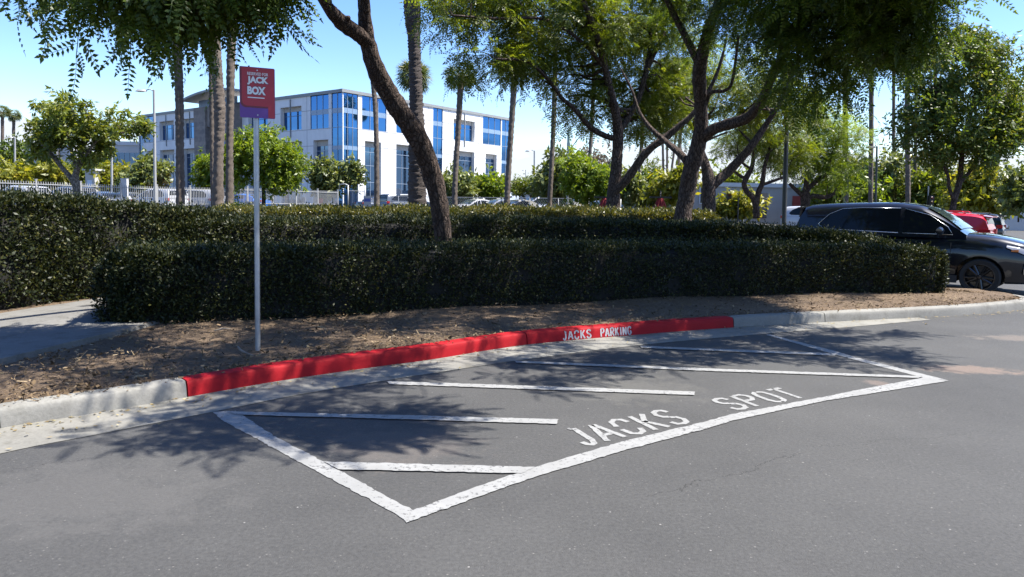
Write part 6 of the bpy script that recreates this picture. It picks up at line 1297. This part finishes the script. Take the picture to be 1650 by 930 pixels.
def chair(px, d, rz, label):
    b_ = base_of(px, d); t_ = empty('patio_chair', b_, label, 'chair', 'black patio chairs', R_(rz))
    mb = MB(); mb.box((0, 0, .45), (.46, .46, .035)); mb.build('seat', m_blk, t_)
    mb = MB(); mb.tube([(-.22, .22, .45), (-.25, .30, .8), (-.15, .34, 1.02), (.15, .34, 1.02), (.25, .30, .8), (.22, .22, .45)], .018, 8)
    for k in range(4): mb.tube([(-.14 + .093 * k, .24, .46), (-.12 + .08 * k, .34, 1.01)], .01, 6)
    mb.build('backrest', m_blk, t_, smooth=True)
    for x in (-.2, .2):
        for y in (-.2, .2): mb = MB(); mb.tube([(x, y, .44), (x * 1.15, y * 1.15, 0)], .016, 8); mb.build('leg', m_blk, t_, smooth=True)
    for x in (-.24, .24): mb = MB(); mb.tube([(x, .26, .72), (x * 1.1, .0, .70), (x * 1.05, -.2, .62), (x, -.2, .45)], .015, 8); mb.build('armrest', m_blk, t_, smooth=True)
chair(1054, 23.5, 100, 'black metal patio chair left of the spiked folded parasol'); chair(969, 23.6, 95, 'black metal patio chair left of the other folded parasol')

# --- stick on the mulch
m_stk = paint('grey_wood', (.17, .14, .11), .9, var=.3, nscale=8)
a_, b_ = on_z(383, 563, .19), on_z(408, 573, .185); mb = MB(); mb.tube(spline([tuple(a_ + Vector((0, 0, .03))), tuple(a_.lerp(b_, .4) + Vector((-.01, -.02, .012))), tuple(b_)], 5), [.005, .007, .009, .010, .011, .011, .010, .009, .008, .006, .005][:11], 8, rough=.15); tag(mb.build('dead_branch', m_stk, smooth=True), 'short pale curved dead branch lying on the mulch by the sign post', 'branch')
a_, b_ = on_z(345, 533, .19), on_z(372, 530, .19); mb = MB(); mb.tube([a_, a_.lerp(b_, .5) + Vector((0, 0, .012)), b_], [.008, .011, .006], 8, rough=.1); tag(mb.build('dead_branch', m_stk, smooth=True), 'thin dead twig lying under the low front hedge', 'branch')

# --- person between the palms
def person(px, d, label):
    b_ = base_of(px, d); t_ = empty('person', b_, label, 'person', rz=R_(195)); me = bpy.data.meshes.new('body')
    J = [((0, 0, .94), .125), ((0, .0, 1.10), .12), ((0, .01, 1.28), .145), ((0, .02, 1.42), .11), ((0, .03, 1.50), .052), ((0, .0, 1.58), .07), ((0, -.015, 1.66), .095), ((0, -.005, 1.74), .08)]
    E = [(i, i + 1) for i in range(7)]
    def add(chain, root):
        prev = root
        for c_, r in chain: J.append((c_, r)); E.append((prev, len(J) - 1)); prev = len(J) - 1
        return prev
    for s_ in (1, -1):
        add([((s_ * .10, 0, .88), .105), ((s_ * .105, -.04 * s_, .48), .066), ((s_ * .105, .04 * -s_ + .02, .09), .042), ((s_ * .11, -.12, .04), .036)], 0)
        hnd = add([((s_ * .19, .015, 1.40), .062), ((s_ * .235, .03, 1.13), .044), ((s_ * .215, -.10, .90), .034), ((s_ * .205, -.125, .83), .030)], 3)
        for k in range(4): add([((s_ * .205 + (k - 1.5) * .018, -.145, .78), .009), ((s_ * .20 + (k - 1.5) * .018, -.145, .735 + .008 * abs(k - 1.2)), .008)], hnd)
        add([((s_ * .18, -.16, .81), .010), ((s_ * .168, -.17, .775), .009)], hnd)
    me.from_pydata([j[0] for j in J], E, []); o = bpy.data.objects.new('body', me); COL.objects.link(o); o.parent = t_
    md = o.modifiers.new('skin', 'SKIN'); sv = me.skin_vertices[0].data
    for i, j in enumerate(J): sv[i].radius = (j[1], j[1] * (.78 if i < 4 else 1)); sv[i].use_root = (i == 0)
    o.modifiers.new('sub', 'SUBSURF').levels = 2; o.modifiers['sub'].render_levels = 2; bpy.context.view_layer.update()
    m2 = bpy.data.meshes.new_from_object(o.evaluated_get(bpy.context.evaluated_depsgraph_get())); o.modifiers.clear(); o.data = m2
    ms = [paint('skin', (.30, .17, .11), .6, var=.05), paint('dark_jacket', (.018, .018, .022), .85, var=.2), paint('dark_trousers', (.03, .03, .04), .85, var=.2), m_blk]
    for m_ in ms: m2.materials.append(m_)
    for f in m2.polygons:
        c_ = f.center; f.material_index = 0 if (c_.z > 1.50 or (c_.z < .87 and abs(c_.x) > .155)) else (1 if c_.z > .90 else (3 if c_.z < .1 else 2)); f.use_smooth = True
    mb = MB()
    for i in range(7):
        th = math.pi * .55 * i / 6
        mb.v += [(.102 * math.sin(th) * math.cos(a), .012 + .112 * math.sin(th) * math.sin(a), 1.695 + .105 * math.cos(th)) for a in [2 * math.pi * j / 16 for j in range(16)]]
    for i in range(6):
        for j in range(16):
            a = i * 16 + j; b2 = i * 16 + (j + 1) % 16; mb.f.append((a, b2, b2 + 16, a + 16)); mb.m.append(0)
    mb.build('hair', m_blk, t_, smooth=True)
    mb = MB(); mb.lathe([(0, .02), (.012, .012), (.014, -.01), (0, -.02)], 8, 'Z', (0, -.108, 1.655)); mb.build('nose', ms[0], t_, smooth=True)
    for s_ in (1, -1):
        mb = MB(); mb.lathe([(0, .006), (.010, 0), (0, -.006)], 8, 'Y', (s_ * .033, -.098, 1.685)); mb.build('eye', m_blk, t_); mb = MB(); mb.lathe([(0, .012), (.026, .004), (.02, -.01), (0, -.012)], 8, 'Y', (s_ * .098, .0, 1.67)); mb.v = [(s_ * .098 + (v[0] - s_ * .098) * .4, v[1], v[2]) for v in mb.v]; mb.build('ear', ms[0], t_, smooth=True)
    mb = MB(); mb.box((0, -.101, 1.612), (.045, .008, .010)); mb.build('mouth', paint('lips', (.22, .08, .07), .6), t_)
person(351, 40, 'person in dark clothes standing between the palm trunks behind the hedge')
